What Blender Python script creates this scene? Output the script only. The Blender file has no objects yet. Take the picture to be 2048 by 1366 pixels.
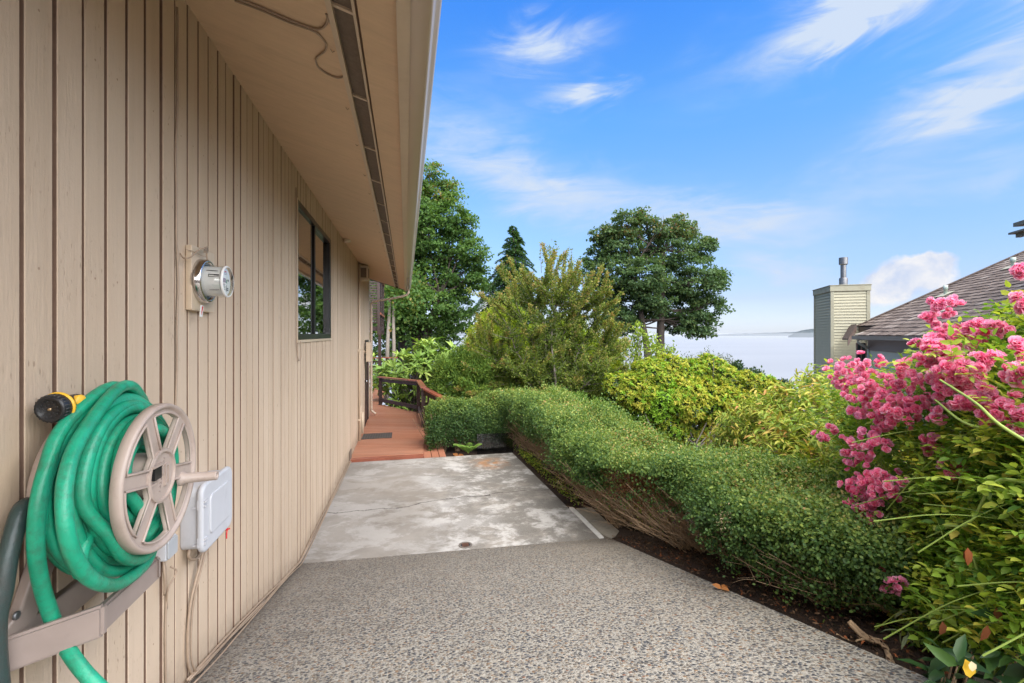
import bpy, bmesh, math, random
import numpy as np
from mathutils import Vector, Matrix
R = math.radians
rnd = random.Random(7)
C = bpy.context.scene.collection
sc = bpy.context.scene

# ------------------------------------------------------------------ camera
TH = math.atan(212 / 910.0)            # the camera looks this far to the right of the house wall
CT, ST = math.cos(TH), math.sin(TH)
EYE = 1.87
cam = bpy.data.cameras.new('camera')
cam.lens = 16.0; cam.sensor_width = 36.0
cam.shift_y = -15 / 2048.0
cam.clip_start = 0.02; cam.clip_end = 90000
co = bpy.data.objects.new('camera', cam); C.objects.link(co)
co.location = (0, 0, EYE); co.rotation_euler = (R(90), 0, -TH)
sc.camera = co

# ------------------------------------------------------------------ world, sun, exposure
SUN = Vector((0.22, -0.60, 0.76)).normalized()
sun_el = math.asin(SUN.z); sun_rot = math.atan2(SUN.x, SUN.y)
sc.view_settings.view_transform = 'Standard'
sc.view_settings.look = 'None'
sc.view_settings.gamma = 1.0
sc.view_settings.exposure = 1.7
sl = bpy.data.lights.new('sun', 'SUN'); sl.energy = 3.5; sl.angle = R(100); sl.color = (1.0, 0.945, 0.85)
so = bpy.data.objects.new('sun', sl); C.objects.link(so)
so.rotation_euler = SUN.to_track_quat('Z', 'Y').to_euler()

world = bpy.data.worlds.new('World'); sc.world = world; world.use_nodes = True
NT = world.node_tree; NT.nodes.clear()
class N:
    """tiny node helper"""
    def __init__(s, nt): s.nt = nt
    def n(s, t, **k):
        x = s.nt.nodes.new(t)
        for a, b in k.items(): setattr(x, a, b)
        return x
    def l(s, a, b): s.nt.links.new(a, b)
    def val(s, sock, v):
        if isinstance(v, bpy.types.NodeSocket): s.l(v, sock)
        else: sock.default_value = v
    def math(s, op, a, b=0.0, c=None, clamp=False):
        x = s.n('ShaderNodeMath', operation=op); x.use_clamp = clamp
        s.val(x.inputs[0], a); s.val(x.inputs[1], b)
        if c is not None: s.val(x.inputs[2], c)
        return x.outputs[0]
    def vmath(s, op, a, b):
        x = s.n('ShaderNodeVectorMath', operation=op)
        s.val(x.inputs[0], a); s.val(x.inputs[1], b)
        return x.outputs['Value'] if op == 'DOT_PRODUCT' else x.outputs[0]
    def mix(s, f, a, b, blend='MIX'):
        x = s.n('ShaderNodeMix', data_type='RGBA', blend_type=blend)
        s.val(x.inputs[0], f); s.val(x.inputs[6], a); s.val(x.inputs[7], b)
        return x.outputs[2]
    def ramp(s, f, stops, interp='LINEAR'):
        x = s.n('ShaderNodeValToRGB'); x.color_ramp.interpolation = interp
        e = x.color_ramp.elements
        while len(e) < len(stops): e.new(0.5)
        for i, (p, c) in enumerate(stops):
            e[i].position = p
            e[i].color = (c, c, c, 1) if isinstance(c, (int, float)) else (*c, 1)
        s.val(x.inputs[0], f); return x.outputs[0]
    def noise(s, vec, scale, detail=4, rough=0.55, dist=0.0, out='Fac'):
        x = s.n('ShaderNodeTexNoise'); s.l(vec, x.inputs['Vector'])
        x.inputs['Scale'].default_value = scale; x.inputs['Detail'].default_value = detail
        x.inputs['Roughness'].default_value = rough; x.inputs['Distortion'].default_value = dist
        return x.outputs[out]
    def mapping(s, vec, scale=(1, 1, 1), loc=(0, 0, 0), rot=(0, 0, 0)):
        x = s.n('ShaderNodeMapping'); s.l(vec, x.inputs[0])
        x.inputs['Scale'].default_value = scale; x.inputs['Location'].default_value = loc
        x.inputs['Rotation'].default_value = rot
        return x.outputs[0]

W = N(NT)
sky = W.n('ShaderNodeTexSky', sky_type='NISHITA')
sky.sun_disc = False; sky.sun_elevation = sun_el; sky.sun_rotation = sun_rot
sky.air_density = 1.0; sky.dust_density = 0.6; sky.ozone_density = 2.0; sky.altitude = 60
tc = W.n('ShaderNodeTexCoord'); D0 = tc.outputs['Generated']
def sky_dir(px, py):
    a = (px - 1024) / 910.0; b = (668 - py) / 910.0
    return Vector((CT * a + ST, CT - ST * a, b)).normalized()
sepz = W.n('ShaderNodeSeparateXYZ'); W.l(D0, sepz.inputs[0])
tint = W.ramp(sepz.outputs[2], [(0.0, (1.05, 1.16, 1.62)), (0.07, (0.86, 0.86, 1.15)), (0.25, (1.0, 1.22, 1.36)), (0.42, (0.76, 1.40, 1.80)), (0.60, (0.45, 1.25, 2.25)), (0.80, (2.4, 2.0, 1.6)), (1.0, (3.0, 2.1, 1.5))])  # overhead, out of view, the tint is whitened and brightened to add fill light
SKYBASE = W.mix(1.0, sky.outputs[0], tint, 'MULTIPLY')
# clouds: elongated soft patches of cloud, each with its own direction in the sky, broken up by noise
wisp = W.noise(W.mapping(D0, (2.0, 2.0, 9.0), rot=(0.0, 0.35, 0.2)), 2.6, 8, 0.6, 1.0)
puff = W.noise(D0, 9.0, 7, 0.6, 0.3)
DWN = W.noise(W.mapping(D0, (3, 3, 9), rot=(0.0, 0.25, 0.3)), 1.6, 5, 0.6, 1.2, out='Color')
DW = W.vmath('ADD', D0, W.vmath('MULTIPLY', W.vmath('SUBTRACT', DWN, (0.5, 0.5, 0.5)), (0.22, 0.22, 0.13)))
DPN = W.noise(D0, 14, 6, 0.62, 0.2, out='Color')
DP = W.vmath('ADD', D0, W.vmath('MULTIPLY', W.vmath('SUBTRACT', DPN, (0.5, 0.5, 0.5)), (0.05, 0.05, 0.05)))
def patch(c, tilt, la, lb, D0=DW):
    d = sky_dir(*c)
    right = Vector((d.y, -d.x, 0)).normalized(); up = right.cross(d).normalized()
    A = right * math.cos(tilt) + up * math.sin(tilt); B = -right * math.sin(tilt) + up * math.cos(tilt)
    u = W.math('DIVIDE', W.vmath('DOT_PRODUCT', D0, tuple(A)), la)
    v = W.math('DIVIDE', W.vmath('DOT_PRODUCT', D0, tuple(B)), lb)
    # the patch is centred on d: A and B are at right angles to d, so u = v = 0 there
    q = W.math('ADD', W.math('MULTIPLY', u, u), W.math('MULTIPLY', v, v))
    g = W.math('EXPONENT', W.math('MULTIPLY', q, -1.0))
    f = W.math('GREATER_THAN', W.vmath('DOT_PRODUCT', D0, tuple(d)), 0.0)
    return W.math('MULTIPLY', g, f)
def addall(l):
    t = l[0]
    for x in l[1:]: t = W.math('ADD', t, x)
    return t
wp = [(patch((1085, 92), 0.1, 0.075, 0.026), 1.35), (patch((1165, 185), -0.1, 0.055, 0.018), 1.15), (patch((1170, 180), 1.2, 0.03, 0.015), 0.7),
      (patch((1740, 5), 0.15, 0.17, 0.045), 1.6), (patch((1700, 50), -0.3, 0.06, 0.03), 1.2), (patch((2010, 130), 0.6, 0.20, 0.05), 1.2), (patch((1980, 190), 0.0, 0.12, 0.025), 1.0),
      (patch((1000, 330), -0.42, 0.30, 0.05), 0.75), (patch((1250, 400), -0.25, 0.28, 0.04), 0.9), (patch((1480, 450), -0.05, 0.14, 0.03), 0.8),
      (patch((1560, 540), -0.25, 0.09, 0.028), 1.0), (patch((1150, 640), 0.0, 0.5, 0.04), 0.7),
      (patch((2010, 340), 0.0, 0.10, 0.025), 0.6), (patch((940, 230), 0.2, 0.14, 0.06), 0.35)]
wm = addall([W.math('MULTIPLY', a, b) for a, b in wp])
wf = W.math('MULTIPLY', wm, W.ramp(wisp, [(0.30, 0.25), (0.72, 1.0)]), clamp=True)
cp = [(patch((1775, 555), 0.35, 0.028, 0.034, DP), 1.15), (patch((1865, 522), 0.05, 0.036, 0.018, DP), 1.0), (patch((1760, 590), 0.0, 0.045, 0.025, DP), 0.9),
      (patch((1880, 560), 0.0, 0.03, 0.02, DP), 0.7), (patch((985, 615), 0.0, 0.03, 0.018, DP), 1.2)]
cm_ = addall([W.math('MULTIPLY', a, b) for a, b in cp])
cf = W.ramp(W.math('MULTIPLY', cm_, W.math('ADD', W.math('MULTIPLY', puff, 1.6), 0.1)), [(0.34, 0.0), (0.62, 0.95)])
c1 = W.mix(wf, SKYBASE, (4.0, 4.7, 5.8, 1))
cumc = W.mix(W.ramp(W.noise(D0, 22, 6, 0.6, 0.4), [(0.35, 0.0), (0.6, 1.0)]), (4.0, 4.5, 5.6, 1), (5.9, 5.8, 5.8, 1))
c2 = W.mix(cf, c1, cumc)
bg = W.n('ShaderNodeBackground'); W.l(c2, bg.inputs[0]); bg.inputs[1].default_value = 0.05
wo = W.n('ShaderNodeOutputWorld'); W.l(bg.outputs[0], wo.inputs[0])

# ------------------------------------------------------------------ helpers
def at(px, py, Z):
    """a point Z metres in front of the lens, measured off the photograph"""
    a = (px - 1024) / 910.0; b = (668 - py) / 910.0
    return Vector((Z * (CT * a + ST), Z * (CT - ST * a), EYE + Z * b))
WALLX = -0.845
def onw(px, py, p=0.845):
    """a point on the plane X = -p, parallel to the house wall"""
    Z = p / CT * 910.0 / (812 - px)
    return Vector((-p, (Z + p * ST) / CT, EYE + Z * (668 - py) / 910.0))
def tag(o, label=None, cat=None, group=None, kind=None):
    if label: o['label'] = label
    if cat: o['category'] = cat
    if group: o['group'] = group
    if kind: o['kind'] = kind
    return o
def thing(name, label, cat, loc=(0, 0, 0), group=None):
    o = bpy.data.objects.new(name, None); C.objects.link(o); o.location = loc
    o.empty_display_size = 0.1
    return tag(o, label, cat, group)
def link(name, me, m=None, parent=None, smooth=False):
    o = bpy.data.objects.new(name, me); C.objects.link(o)
    if m: me.materials.clear(); me.materials.append(m)
    if parent:
        o.parent = parent
        o.matrix_parent_inverse = Matrix.Translation(parent.location).inverted() if parent.parent is None else Matrix.Identity(4)
    if smooth:
        me.polygons.foreach_set('use_smooth', [True] * len(me.polygons))
    return o
class MB:
    """collects vertices and faces of one mesh"""
    def __init__(s): s.v = []; s.f = []
    def poly(s, pts, faces):
        n = len(s.v); s.v += [tuple(p) for p in pts]; s.f += [tuple(i + n for i in f) for f in faces]
    def box(s, a, b):
        x0, y0, z0 = a; x1, y1, z1 = b
        s.poly([(x0, y0, z0), (x1, y0, z0), (x1, y1, z0), (x0, y1, z0), (x0, y0, z1), (x1, y0, z1), (x1, y1, z1), (x0, y1, z1)],
               [(0, 3, 2, 1), (4, 5, 6, 7), (0, 1, 5, 4), (1, 2, 6, 5), (2, 3, 7, 6), (3, 0, 4, 7)])
    def obox(s, o, u, v, w):
        """oriented box: corner o, edge vectors u, v, w"""
        o, u, v, w = map(Vector, (o, u, v, w))
        s.poly([o, o + u, o + u + v, o + v, o + w, o + u + w, o + u + v + w, o + v + w],
               [(0, 3, 2, 1), (4, 5, 6, 7), (0, 1, 5, 4), (1, 2, 6, 5), (2, 3, 7, 6), (3, 0, 4, 7)])
    def bar(s, p, q, w, h, up=(0, 0, 1)):
        p = Vector(p); q = Vector(q); d = (q - p); up = Vector(up)
        sd = d.cross(up).normalized(); uu = sd.cross(d).normalized()
        s.obox(p - sd * w / 2 - uu * h / 2, sd * w, d, uu * h)
    def prism(s, prof, axis, t0, t1):
        """profile (list of 2D) extruded along axis 'y' (profile x,z) or 'x' (profile y,z)"""
        n = len(prof)
        if axis == 'y': a = [(x, t0, z) for x, z in prof]; b = [(x, t1, z) for x, z in prof]
        elif axis == 'x': a = [(t0, y, z) for y, z in prof]; b = [(t1, y, z) for y, z in prof]
        else: a = [(x, y, t0) for x, y in prof]; b = [(x, y, t1) for x, y in prof]
        f = [(i, (i + 1) % n, n + (i + 1) % n, n + i) for i in range(n)]
        s.poly(a + b, f + [tuple(range(n))[::-1], tuple(range(n, 2 * n))])
    def tube(s, pts, r, sides=8, caps=True):
        pts = [Vector(p) for p in pts]
        rr = r if hasattr(r, '__len__') else [r] * len(pts)
        t0 = (pts[1] - pts[0]).normalized()
        u = t0.orthogonal().normalized(); base = len(s.v)
        for i, p in enumerate(pts):
            t = (pts[min(i + 1, len(pts) - 1)] - pts[max(i - 1, 0)]).normalized()
            u = (u - t * u.dot(t)).normalized(); w = t.cross(u)
            for k in range(sides):
                a = 2 * math.pi * k / sides
                s.v.append(tuple(p + (u * math.cos(a) + w * math.sin(a)) * rr[i]))
        for i in range(len(pts) - 1):
            for k in range(sides):
                a = base + i * sides + k; b = base + i * sides + (k + 1) % sides
                s.f.append((a, b, b + sides, a + sides))
        if caps:
            s.f.append(tuple(base + k for k in range(sides))[::-1])
            s.f.append(tuple(base + (len(pts) - 1) * sides + k for k in range(sides)))
    def lathe(s, o, axis, prof, sides=32):
        """prof: list of (distance along axis, radius)"""
        o = Vector(o); ax = Vector(axis).normalized(); u = ax.orthogonal().normalized(); w = ax.cross(u); base = len(s.v)
        for d, r in prof:
            for k in range(sides):
                a = 2 * math.pi * k / sides
                s.v.append(tuple(o + ax * d + (u * math.cos(a) + w * math.sin(a)) * r))
        for i in range(len(prof) - 1):
            for k in range(sides):
                a = base + i * sides + k; b = base + i * sides + (k + 1) % sides
                s.f.append((a, b, b + sides, a + sides))
    def build(s, name, m, parent=None, smooth=False, bevel=0, auto=None):
        me = bpy.data.meshes.new(name); me.from_pydata(s.v, [], s.f); me.update()
        bm = bmesh.new(); bm.from_mesh(me); bmesh.ops.recalc_face_normals(bm, faces=bm.faces)
        if bevel:
            bmesh.ops.remove_doubles(bm, verts=bm.verts, dist=1e-5)
            bmesh.ops.bevel(bm, geom=[e for e in bm.edges if len(e.link_faces) == 2 and e.calc_face_angle(0) > 0.5], offset=bevel, segments=2, affect='EDGES', clamp_overlap=True)
        bm.to_mesh(me); bm.free()
        o = link(name, me, m, parent, smooth)
        if auto:
            me.polygons.foreach_set('use_smooth', [True] * len(me.polygons))
            md = o.modifiers.new('edges', 'EDGE_SPLIT'); md.split_angle = R(auto)
        return o
def build_each(mb, name, m, parent=None, smooth=False, bevel=0):
    """one object per separate piece"""
    par = list(range(len(mb.v)))
    def find(i):
        while par[i] != i: par[i] = par[par[i]]; i = par[i]
        return i
    for f in mb.f:
        for i in f[1:]: par[find(i)] = find(f[0])
    groups = {}
    for f in mb.f: groups.setdefault(find(f[0]), []).append(f)
    for fs in groups.values():
        idx = sorted({i for f in fs for i in f}); mp = {i: k for k, i in enumerate(idx)}
        q = MB(); q.v = [mb.v[i] for i in idx]; q.f = [tuple(mp[i] for i in f) for f in fs]; q.build(name, m, parent, smooth, bevel)
def spline(pts, n=8):
    """Catmull-Rom through pts"""
    P = [Vector(p) for p in pts]; P = [P[0] * 2 - P[1]] + P + [P[-1] * 2 - P[-2]]
    out = []
    for i in range(1, len(P) - 2):
        for k in range(n):
            t = k / n; a, b, c, d = P[i - 1:i + 3]
            out.append(0.5 * ((2 * b) + (c - a) * t + (2 * a - 5 * b + 4 * c - d) * t * t + (3 * b - a - 3 * c + d) * t ** 3))
    out.append(P[-2]); return out
def plate(outer, holes, thick, bevel):
    """flat plate with holes, in local XY, thickness along Z, rounded edges -> mesh"""
    cu = bpy.data.curves.new('tmp', 'CURVE'); cu.dimensions = '2D'; cu.fill_mode = 'BOTH'
    cu.extrude = thick / 2 - bevel; cu.bevel_depth = bevel; cu.bevel_resolution = 2
    for loop in [outer] + holes:
        sp = cu.splines.new('POLY'); sp.points.add(len(loop) - 1); sp.use_cyclic_u = True
        for i, (x, y) in enumerate(loop): sp.points[i].co = (x, y, 0, 1)
    ob = bpy.data.objects.new('tmp', cu); C.objects.link(ob)
    me = bpy.data.meshes.new_from_object(ob.evaluated_get(bpy.context.evaluated_depsgraph_get()))
    bpy.data.objects.remove(ob); return me
def circle(r, n=64, c=(0, 0)): return [(c[0] + r * math.cos(2 * math.pi * i / n), c[1] + r * math.sin(2 * math.pi * i / n)) for i in range(n)]
def rrect(w, h, r, n=6):
    out = []
    for cx, cy, a0 in ((w / 2 - r, h / 2 - r, 0), (-w / 2 + r, h / 2 - r, 90), (-w / 2 + r, -h / 2 + r, 180), (w / 2 - r, -h / 2 + r, 270)):
        for i in range(n + 1):
            a = R(a0 + 90 * i / n); out.append((cx + r * math.cos(a), cy + r * math.sin(a)))
    return out
# local XY plate -> plane X = const of the wall (local x -> world Y, local y -> world Z, local z -> world X)
def wallM(x, y, z): return Matrix(((0, 0, 1, x), (1, 0, 0, y), (0, 1, 0, z), (0, 0, 0, 1)))

# ------------------------------------------------------------------ materials
def newmat(name):
    m = bpy.data.materials.new(name); m.use_nodes = True; nt = m.node_tree
    b = nt.nodes['Principled BSDF']; h = N(nt); t = h.n('ShaderNodeTexCoord')
    return m, h, b, t.outputs['Object']
def bump(h, b, height, strength=0.3, dist=0.01):
    x = h.n('ShaderNodeBump'); x.inputs['Strength'].default_value = strength; x.inputs['Distance'].default_value = dist
    h.val(x.inputs['Height'], height); h.l(x.outputs[0], b.inputs['Normal']); return x
def simple(name, col, rough=0.5, var=0.12, scale=20, bs=0.15, metal=0.0, dist=0.002, spec=0.5, stretch=(1, 1, 1), dirt=None):
    m, h, b, o = newmat(name); o = h.mapping(o, stretch)
    n1 = h.noise(o, scale, 6, 0.6); n2 = h.noise(o, scale * 0.13, 3, 0.6)
    f = h.math('ADD', h.math('MULTIPLY', n1, 0.5), h.math('MULTIPLY', n2, 0.5))
    c0 = tuple(min(1, c * (1 - var)) for c in col); c1 = tuple(min(1, c * (1 + var)) for c in col)
    c = h.ramp(f, [(0.3, c0), (0.7, c1)])
    if dirt:
        dn = h.noise(o, scale * 0.35, 7, 0.7)
        c = h.mix(h.ramp(dn, [(0.52, 0.0), (0.72, dirt[1])]), c, (*dirt[0], 1))
    h.l(c, b.inputs['Base Color']); b.inputs['Roughness'].default_value = rough; b.inputs['Metallic'].default_value = metal
    b.inputs['Specular IOR Level'].default_value = spec
    h.val(b.inputs['Roughness'], h.math('ADD', h.math('MULTIPLY', n2, 0.2), rough - 0.1))
    if bs: bump(h, b, n1, bs, dist)
    return m
def leafmat(name, stops, rough=0.45, trans=0.3, spec=0.4, tint=1.15):
    """stops: colours picked leaf by leaf (each leaf has its own random number)"""
    m = bpy.data.materials.new(name); m.use_nodes = True; nt = m.node_tree; h = N(nt)
    b = nt.nodes['Principled BSDF']; out = nt.nodes['Material Output']
    a = h.n('ShaderNodeAttribute', attribute_name='rnd')
    c = h.ramp(a.outputs['Fac'], stops)
    h.l(c, b.inputs['Base Color']); b.inputs['Roughness'].default_value = rough + 0.08; b.inputs['Specular IOR Level'].default_value = spec * 0.6
    tr = h.n('ShaderNodeBsdfTranslucent')
    c2 = h.mix(1.0, c, (tint, tint * 1.05, (0.55 if tint != 1.1 else 1.1), 1), 'MULTIPLY'); h.l(c2, tr.inputs[0])
    mx = h.n('ShaderNodeMixShader'); mx.inputs[0].default_value = trans
    h.l(b.outputs[0], mx.inputs[1]); h.l(tr.outputs[0], mx.inputs[2]); h.l(mx.outputs[0], out.inputs[0])
    return m
TAN = (0.54, 0.425, 0.305)
def siding_mat():
    m, h, b, o = newmat('painted siding')
    st = h.mapping(o, (1, 1, 0.12))
    grain = h.noise(st, 90, 6, 0.65, 0.4); big = h.noise(h.mapping(o, (1, 1.2, 0.4)), 2.2, 5, 0.6)
    c = h.ramp(big, [(0.3, (0.51, 0.385, 0.275)), (0.7, (0.59, 0.46, 0.34))])
    # every board has its own slight tone
    sep = h.n('ShaderNodeSeparateXYZ'); h.l(o, sep.inputs[0])
    idx = h.math('FLOOR', h.math('MULTIPLY', h.math('SUBTRACT', sep.outputs[1], 1.2512), 10.0))
    wn = h.n('ShaderNodeTexWhiteNoise', noise_dimensions='1D'); h.l(idx, wn.inputs['W'])
    c = h.mix(h.math('MULTIPLY', wn.outputs['Value'], 0.22), c, (0.43, 0.32, 0.215, 1))
    # paint worn off in short vertical flecks
    fl = h.noise(h.mapping(o, (1, 1, 0.22)), 150, 3, 0.5); pt = h.noise(o, 5, 4, 0.6)
    fm = h.math('MULTIPLY', h.ramp(fl, [(0.63, 0.0), (0.70, 1.0)]), h.ramp(pt, [(0.46, 0.0), (0.66, 0.62)]))
    c = h.mix(fm, c, (0.20, 0.125, 0.08, 1))
    # rain splash and dust in the bottom hand's breadth of the boards, and long faint runs
    ny = h.math('ABSOLUTE', h.math('SUBTRACT', h.math('FRACT', h.math('MULTIPLY', h.math('SUBTRACT', sep.outputs[1], 1.2512), 10.0)), 0.5))
    nz = h.math('ABSOLUTE', h.math('SUBTRACT', h.math('FRACT', h.math('DIVIDE', h.math('ADD', sep.outputs[2], 0.11), 0.61)), 0.5))
    nd = h.math('ADD', h.math('POWER', h.math('MULTIPLY', ny, 0.1), 2.0), h.math('POWER', h.math('MULTIPLY', nz, 0.61), 2.0))
    nail = h.math('MULTIPLY', h.math('LESS_THAN', nd, 0.0000105), h.math('GREATER_THAN', wn.outputs['Value'], 0.45))
    c = h.mix(h.math('MULTIPLY', nail, 0.6), c, (0.20, 0.11, 0.065, 1))
    runs = h.ramp(h.noise(h.mapping(o, (1, 1, 0.05)), 12, 5, 0.7), [(0.5, 0.0), (0.75, 0.30)])
    c = h.mix(runs, c, (0.36, 0.26, 0.175, 1))
    yy = h.math('MINIMUM', sep.outputs[1], 4.0)
    above = h.math('SUBTRACT', sep.outputs[2], h.math('MULTIPLY', h.math('SUBTRACT', 4.0, yy), 0.244))
    sp = h.math('MULTIPLY', h.ramp(above, [(0.0, 1.0), (0.16, 0.0)]), h.ramp(h.noise(o, 18, 6, 0.7), [(0.3, 0.15), (0.65, 0.8)]))
    c = h.mix(sp, c, (0.21, 0.155, 0.11, 1))
    # grooves have their own darker brown (the groove is 4 mm or more behind the board face)
    gr = h.ramp(sep.outputs[0], [(0.0, 1.0), (1.0, 1.0)])
    h.l(c, b.inputs['Base Color']); b.inputs['Roughness'].default_value = 0.72; b.inputs['Specular IOR Level'].default_value = 0.25
    bp = bump(h, b, h.math('SUBTRACT', h.math('ADD', grain, h.math('MULTIPLY', h.noise(o, 35, 5, 0.6), 0.7)), h.math('MULTIPLY', fm, 0.7)), 0.5, 0.004)
    return m
M_SIDING = siding_mat()
M_GROOVE = simple('siding groove brown', (0.19, 0.115, 0.078), 0.85, 0.25, 30, 0.3)
M_TAN = simple('tan trim paint', TAN, 0.45, 0.06, 14, 0.12, dirt=((0.25, 0.16, 0.10), 0.15))
M_SOFFIT = simple('tan soffit plywood', (0.62, 0.44, 0.28), 0.7, 0.09, 18, 0.35, stretch=(0.5, 3, 1), dist=0.002, dirt=((0.42, 0.28, 0.17), 0.35))
M_GUTTER = simple('tan gutter enamel', (0.48, 0.375, 0.285), 0.28, 0.03, 2, 0.02, spec=0.5)
M_VENT = simple('dark insect screen', (0.15, 0.11, 0.08), 0.9, 0.3, 400, 0.3)
M_BLACK = simple('black anodised frame', (0.012, 0.012, 0.013), 0.35, 0.3, 30, 0.05)
M_BROWN = simple('dark brown stained timber', (0.035, 0.016, 0.012), 0.55, 0.35, 30, 0.3, stretch=(1, 1, 0.2))
M_DOOR = simple('dark brown door', (0.07, 0.04, 0.03), 0.5, 0.2, 30, 0.1)
M_PLAST = simple('taupe plastic', (0.40, 0.315, 0.265), 0.42, 0.05, 30, 0.06, dirt=((0.22, 0.16, 0.12), 0.5))
M_BRKT = simple('weathered taupe plastic', (0.27, 0.21, 0.18), 0.32, 0.12, 20, 0.08)
M_GREYB = simple('pale grey box plastic', (0.50, 0.50, 0.52), 0.5, 0.05, 18, 0.08, dirt=((0.25, 0.24, 0.24), 0.4), stretch=(1, 1, 0.5))
M_CABLE = simple('painted cable', (0.33, 0.24, 0.17), 0.5, 0.15, 60, 0.1)
M_CHROME = simple('bright steel ring', (0.62, 0.60, 0.58), 0.12, 0.05, 10, 0.0, metal=1.0)
M_METAL = simple('galvanised steel', (0.20, 0.20, 0.205), 0.45, 0.25, 14, 0.1, metal=0.9, dirt=((0.2, 0.1, 0.05), 0.5))
M_RED = simple('red plastic', (0.55, 0.02, 0.02), 0.4, 0.1, 30, 0)
M_WHITE = simple('white plastic', (0.75, 0.74, 0.72), 0.4, 0.05, 30, 0)
M_YEL = simple('yellow plastic', (0.75, 0.42, 0.03), 0.4, 0.08, 40, 0.05)
M_RUB = simple('black rubber', (0.014, 0.014, 0.015), 0.4, 0.3, 60, 0.2)
def hose_mat(name, c0, c1, dirt):
    m, h, b, o = newmat(name)
    n1 = h.noise(o, 8, 5, 0.6); n2 = h.noise(o, 160, 3, 0.6)
    c = h.ramp(n1, [(0.3, c0), (0.7, c1)])
    d = h.ramp(h.noise(o, 28, 8, 0.75), [(0.46, 0.0), (0.66, 0.65)])
    c = h.mix(d, c, (*dirt, 1)); h.l(c, b.inputs['Base Color'])
    b.inputs['Roughness'].default_value = 0.38; b.inputs['Specular IOR Level'].default_value = 0.45
    bump(h, b, h.math('ADD', n2, h.math('MULTIPLY', h.noise(o, 45, 4, 0.6), 1.5)), 0.5, 0.0016); return m
M_HOSE = hose_mat('green hose', (0.004, 0.23, 0.12), (0.02, 0.36, 0.205), (0.04, 0.13, 0.075))
M_HOSE2 = hose_mat('dark grey green hose', (0.022, 0.040, 0.037), (0.04, 0.062, 0.057), (0.05, 0.05, 0.045))
def glassmat(name, rough=0.02, col=(1, 1, 1), alpha_mix=0.0):
    m = bpy.data.materials.new(name); m.use_nodes = True; nt = m.node_tree; h = N(nt)
    out = nt.nodes['Material Output']; nt.nodes.remove(nt.nodes['Principled BSDF'])
    tr = h.n('ShaderNodeBsdfTransparent'); tr.inputs[0].default_value = (*col, 1)
    gl = h.n('ShaderNodeBsdfGlossy'); gl.inputs['Roughness'].default_value = rough
    fr = h.n('ShaderNodeFresnel'); fr.inputs[0].default_value = 1.6
    gm = h.n('ShaderNodeNewGeometry'); front = h.math('SUBTRACT', 1.0, gm.outputs['Backfacing'])
    mx = h.n('ShaderNodeMixShader'); h.l(h.math('MULTIPLY', h.math('ADD', fr.outputs[0], alpha_mix, clamp=True), front), mx.inputs[0])
    h.l(tr.outputs[0], mx.inputs[1]); h.l(gl.outputs[0], mx.inputs[2]); h.l(mx.outputs[0], out.inputs[0]); return m
M_GLASS = glassmat('window glass', 0.015, (0.5, 0.5, 0.5), 0.42)
M_DOME = glassmat('clear meter cover', 0.03, (0.93, 0.95, 0.95), 0.06)
M_PANEL = glassmat('smoked clear panel', 0.12, (0.45, 0.50, 0.55), 0.07)
M_SCREEN = simple('dark insect mesh', (0.022, 0.018, 0.016), 0.6, 0.15, 300, 0.2)
M_ROOM = simple('dark interior', (0.012, 0.011, 0.010), 0.9, 0.1, 5, 0)

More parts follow.
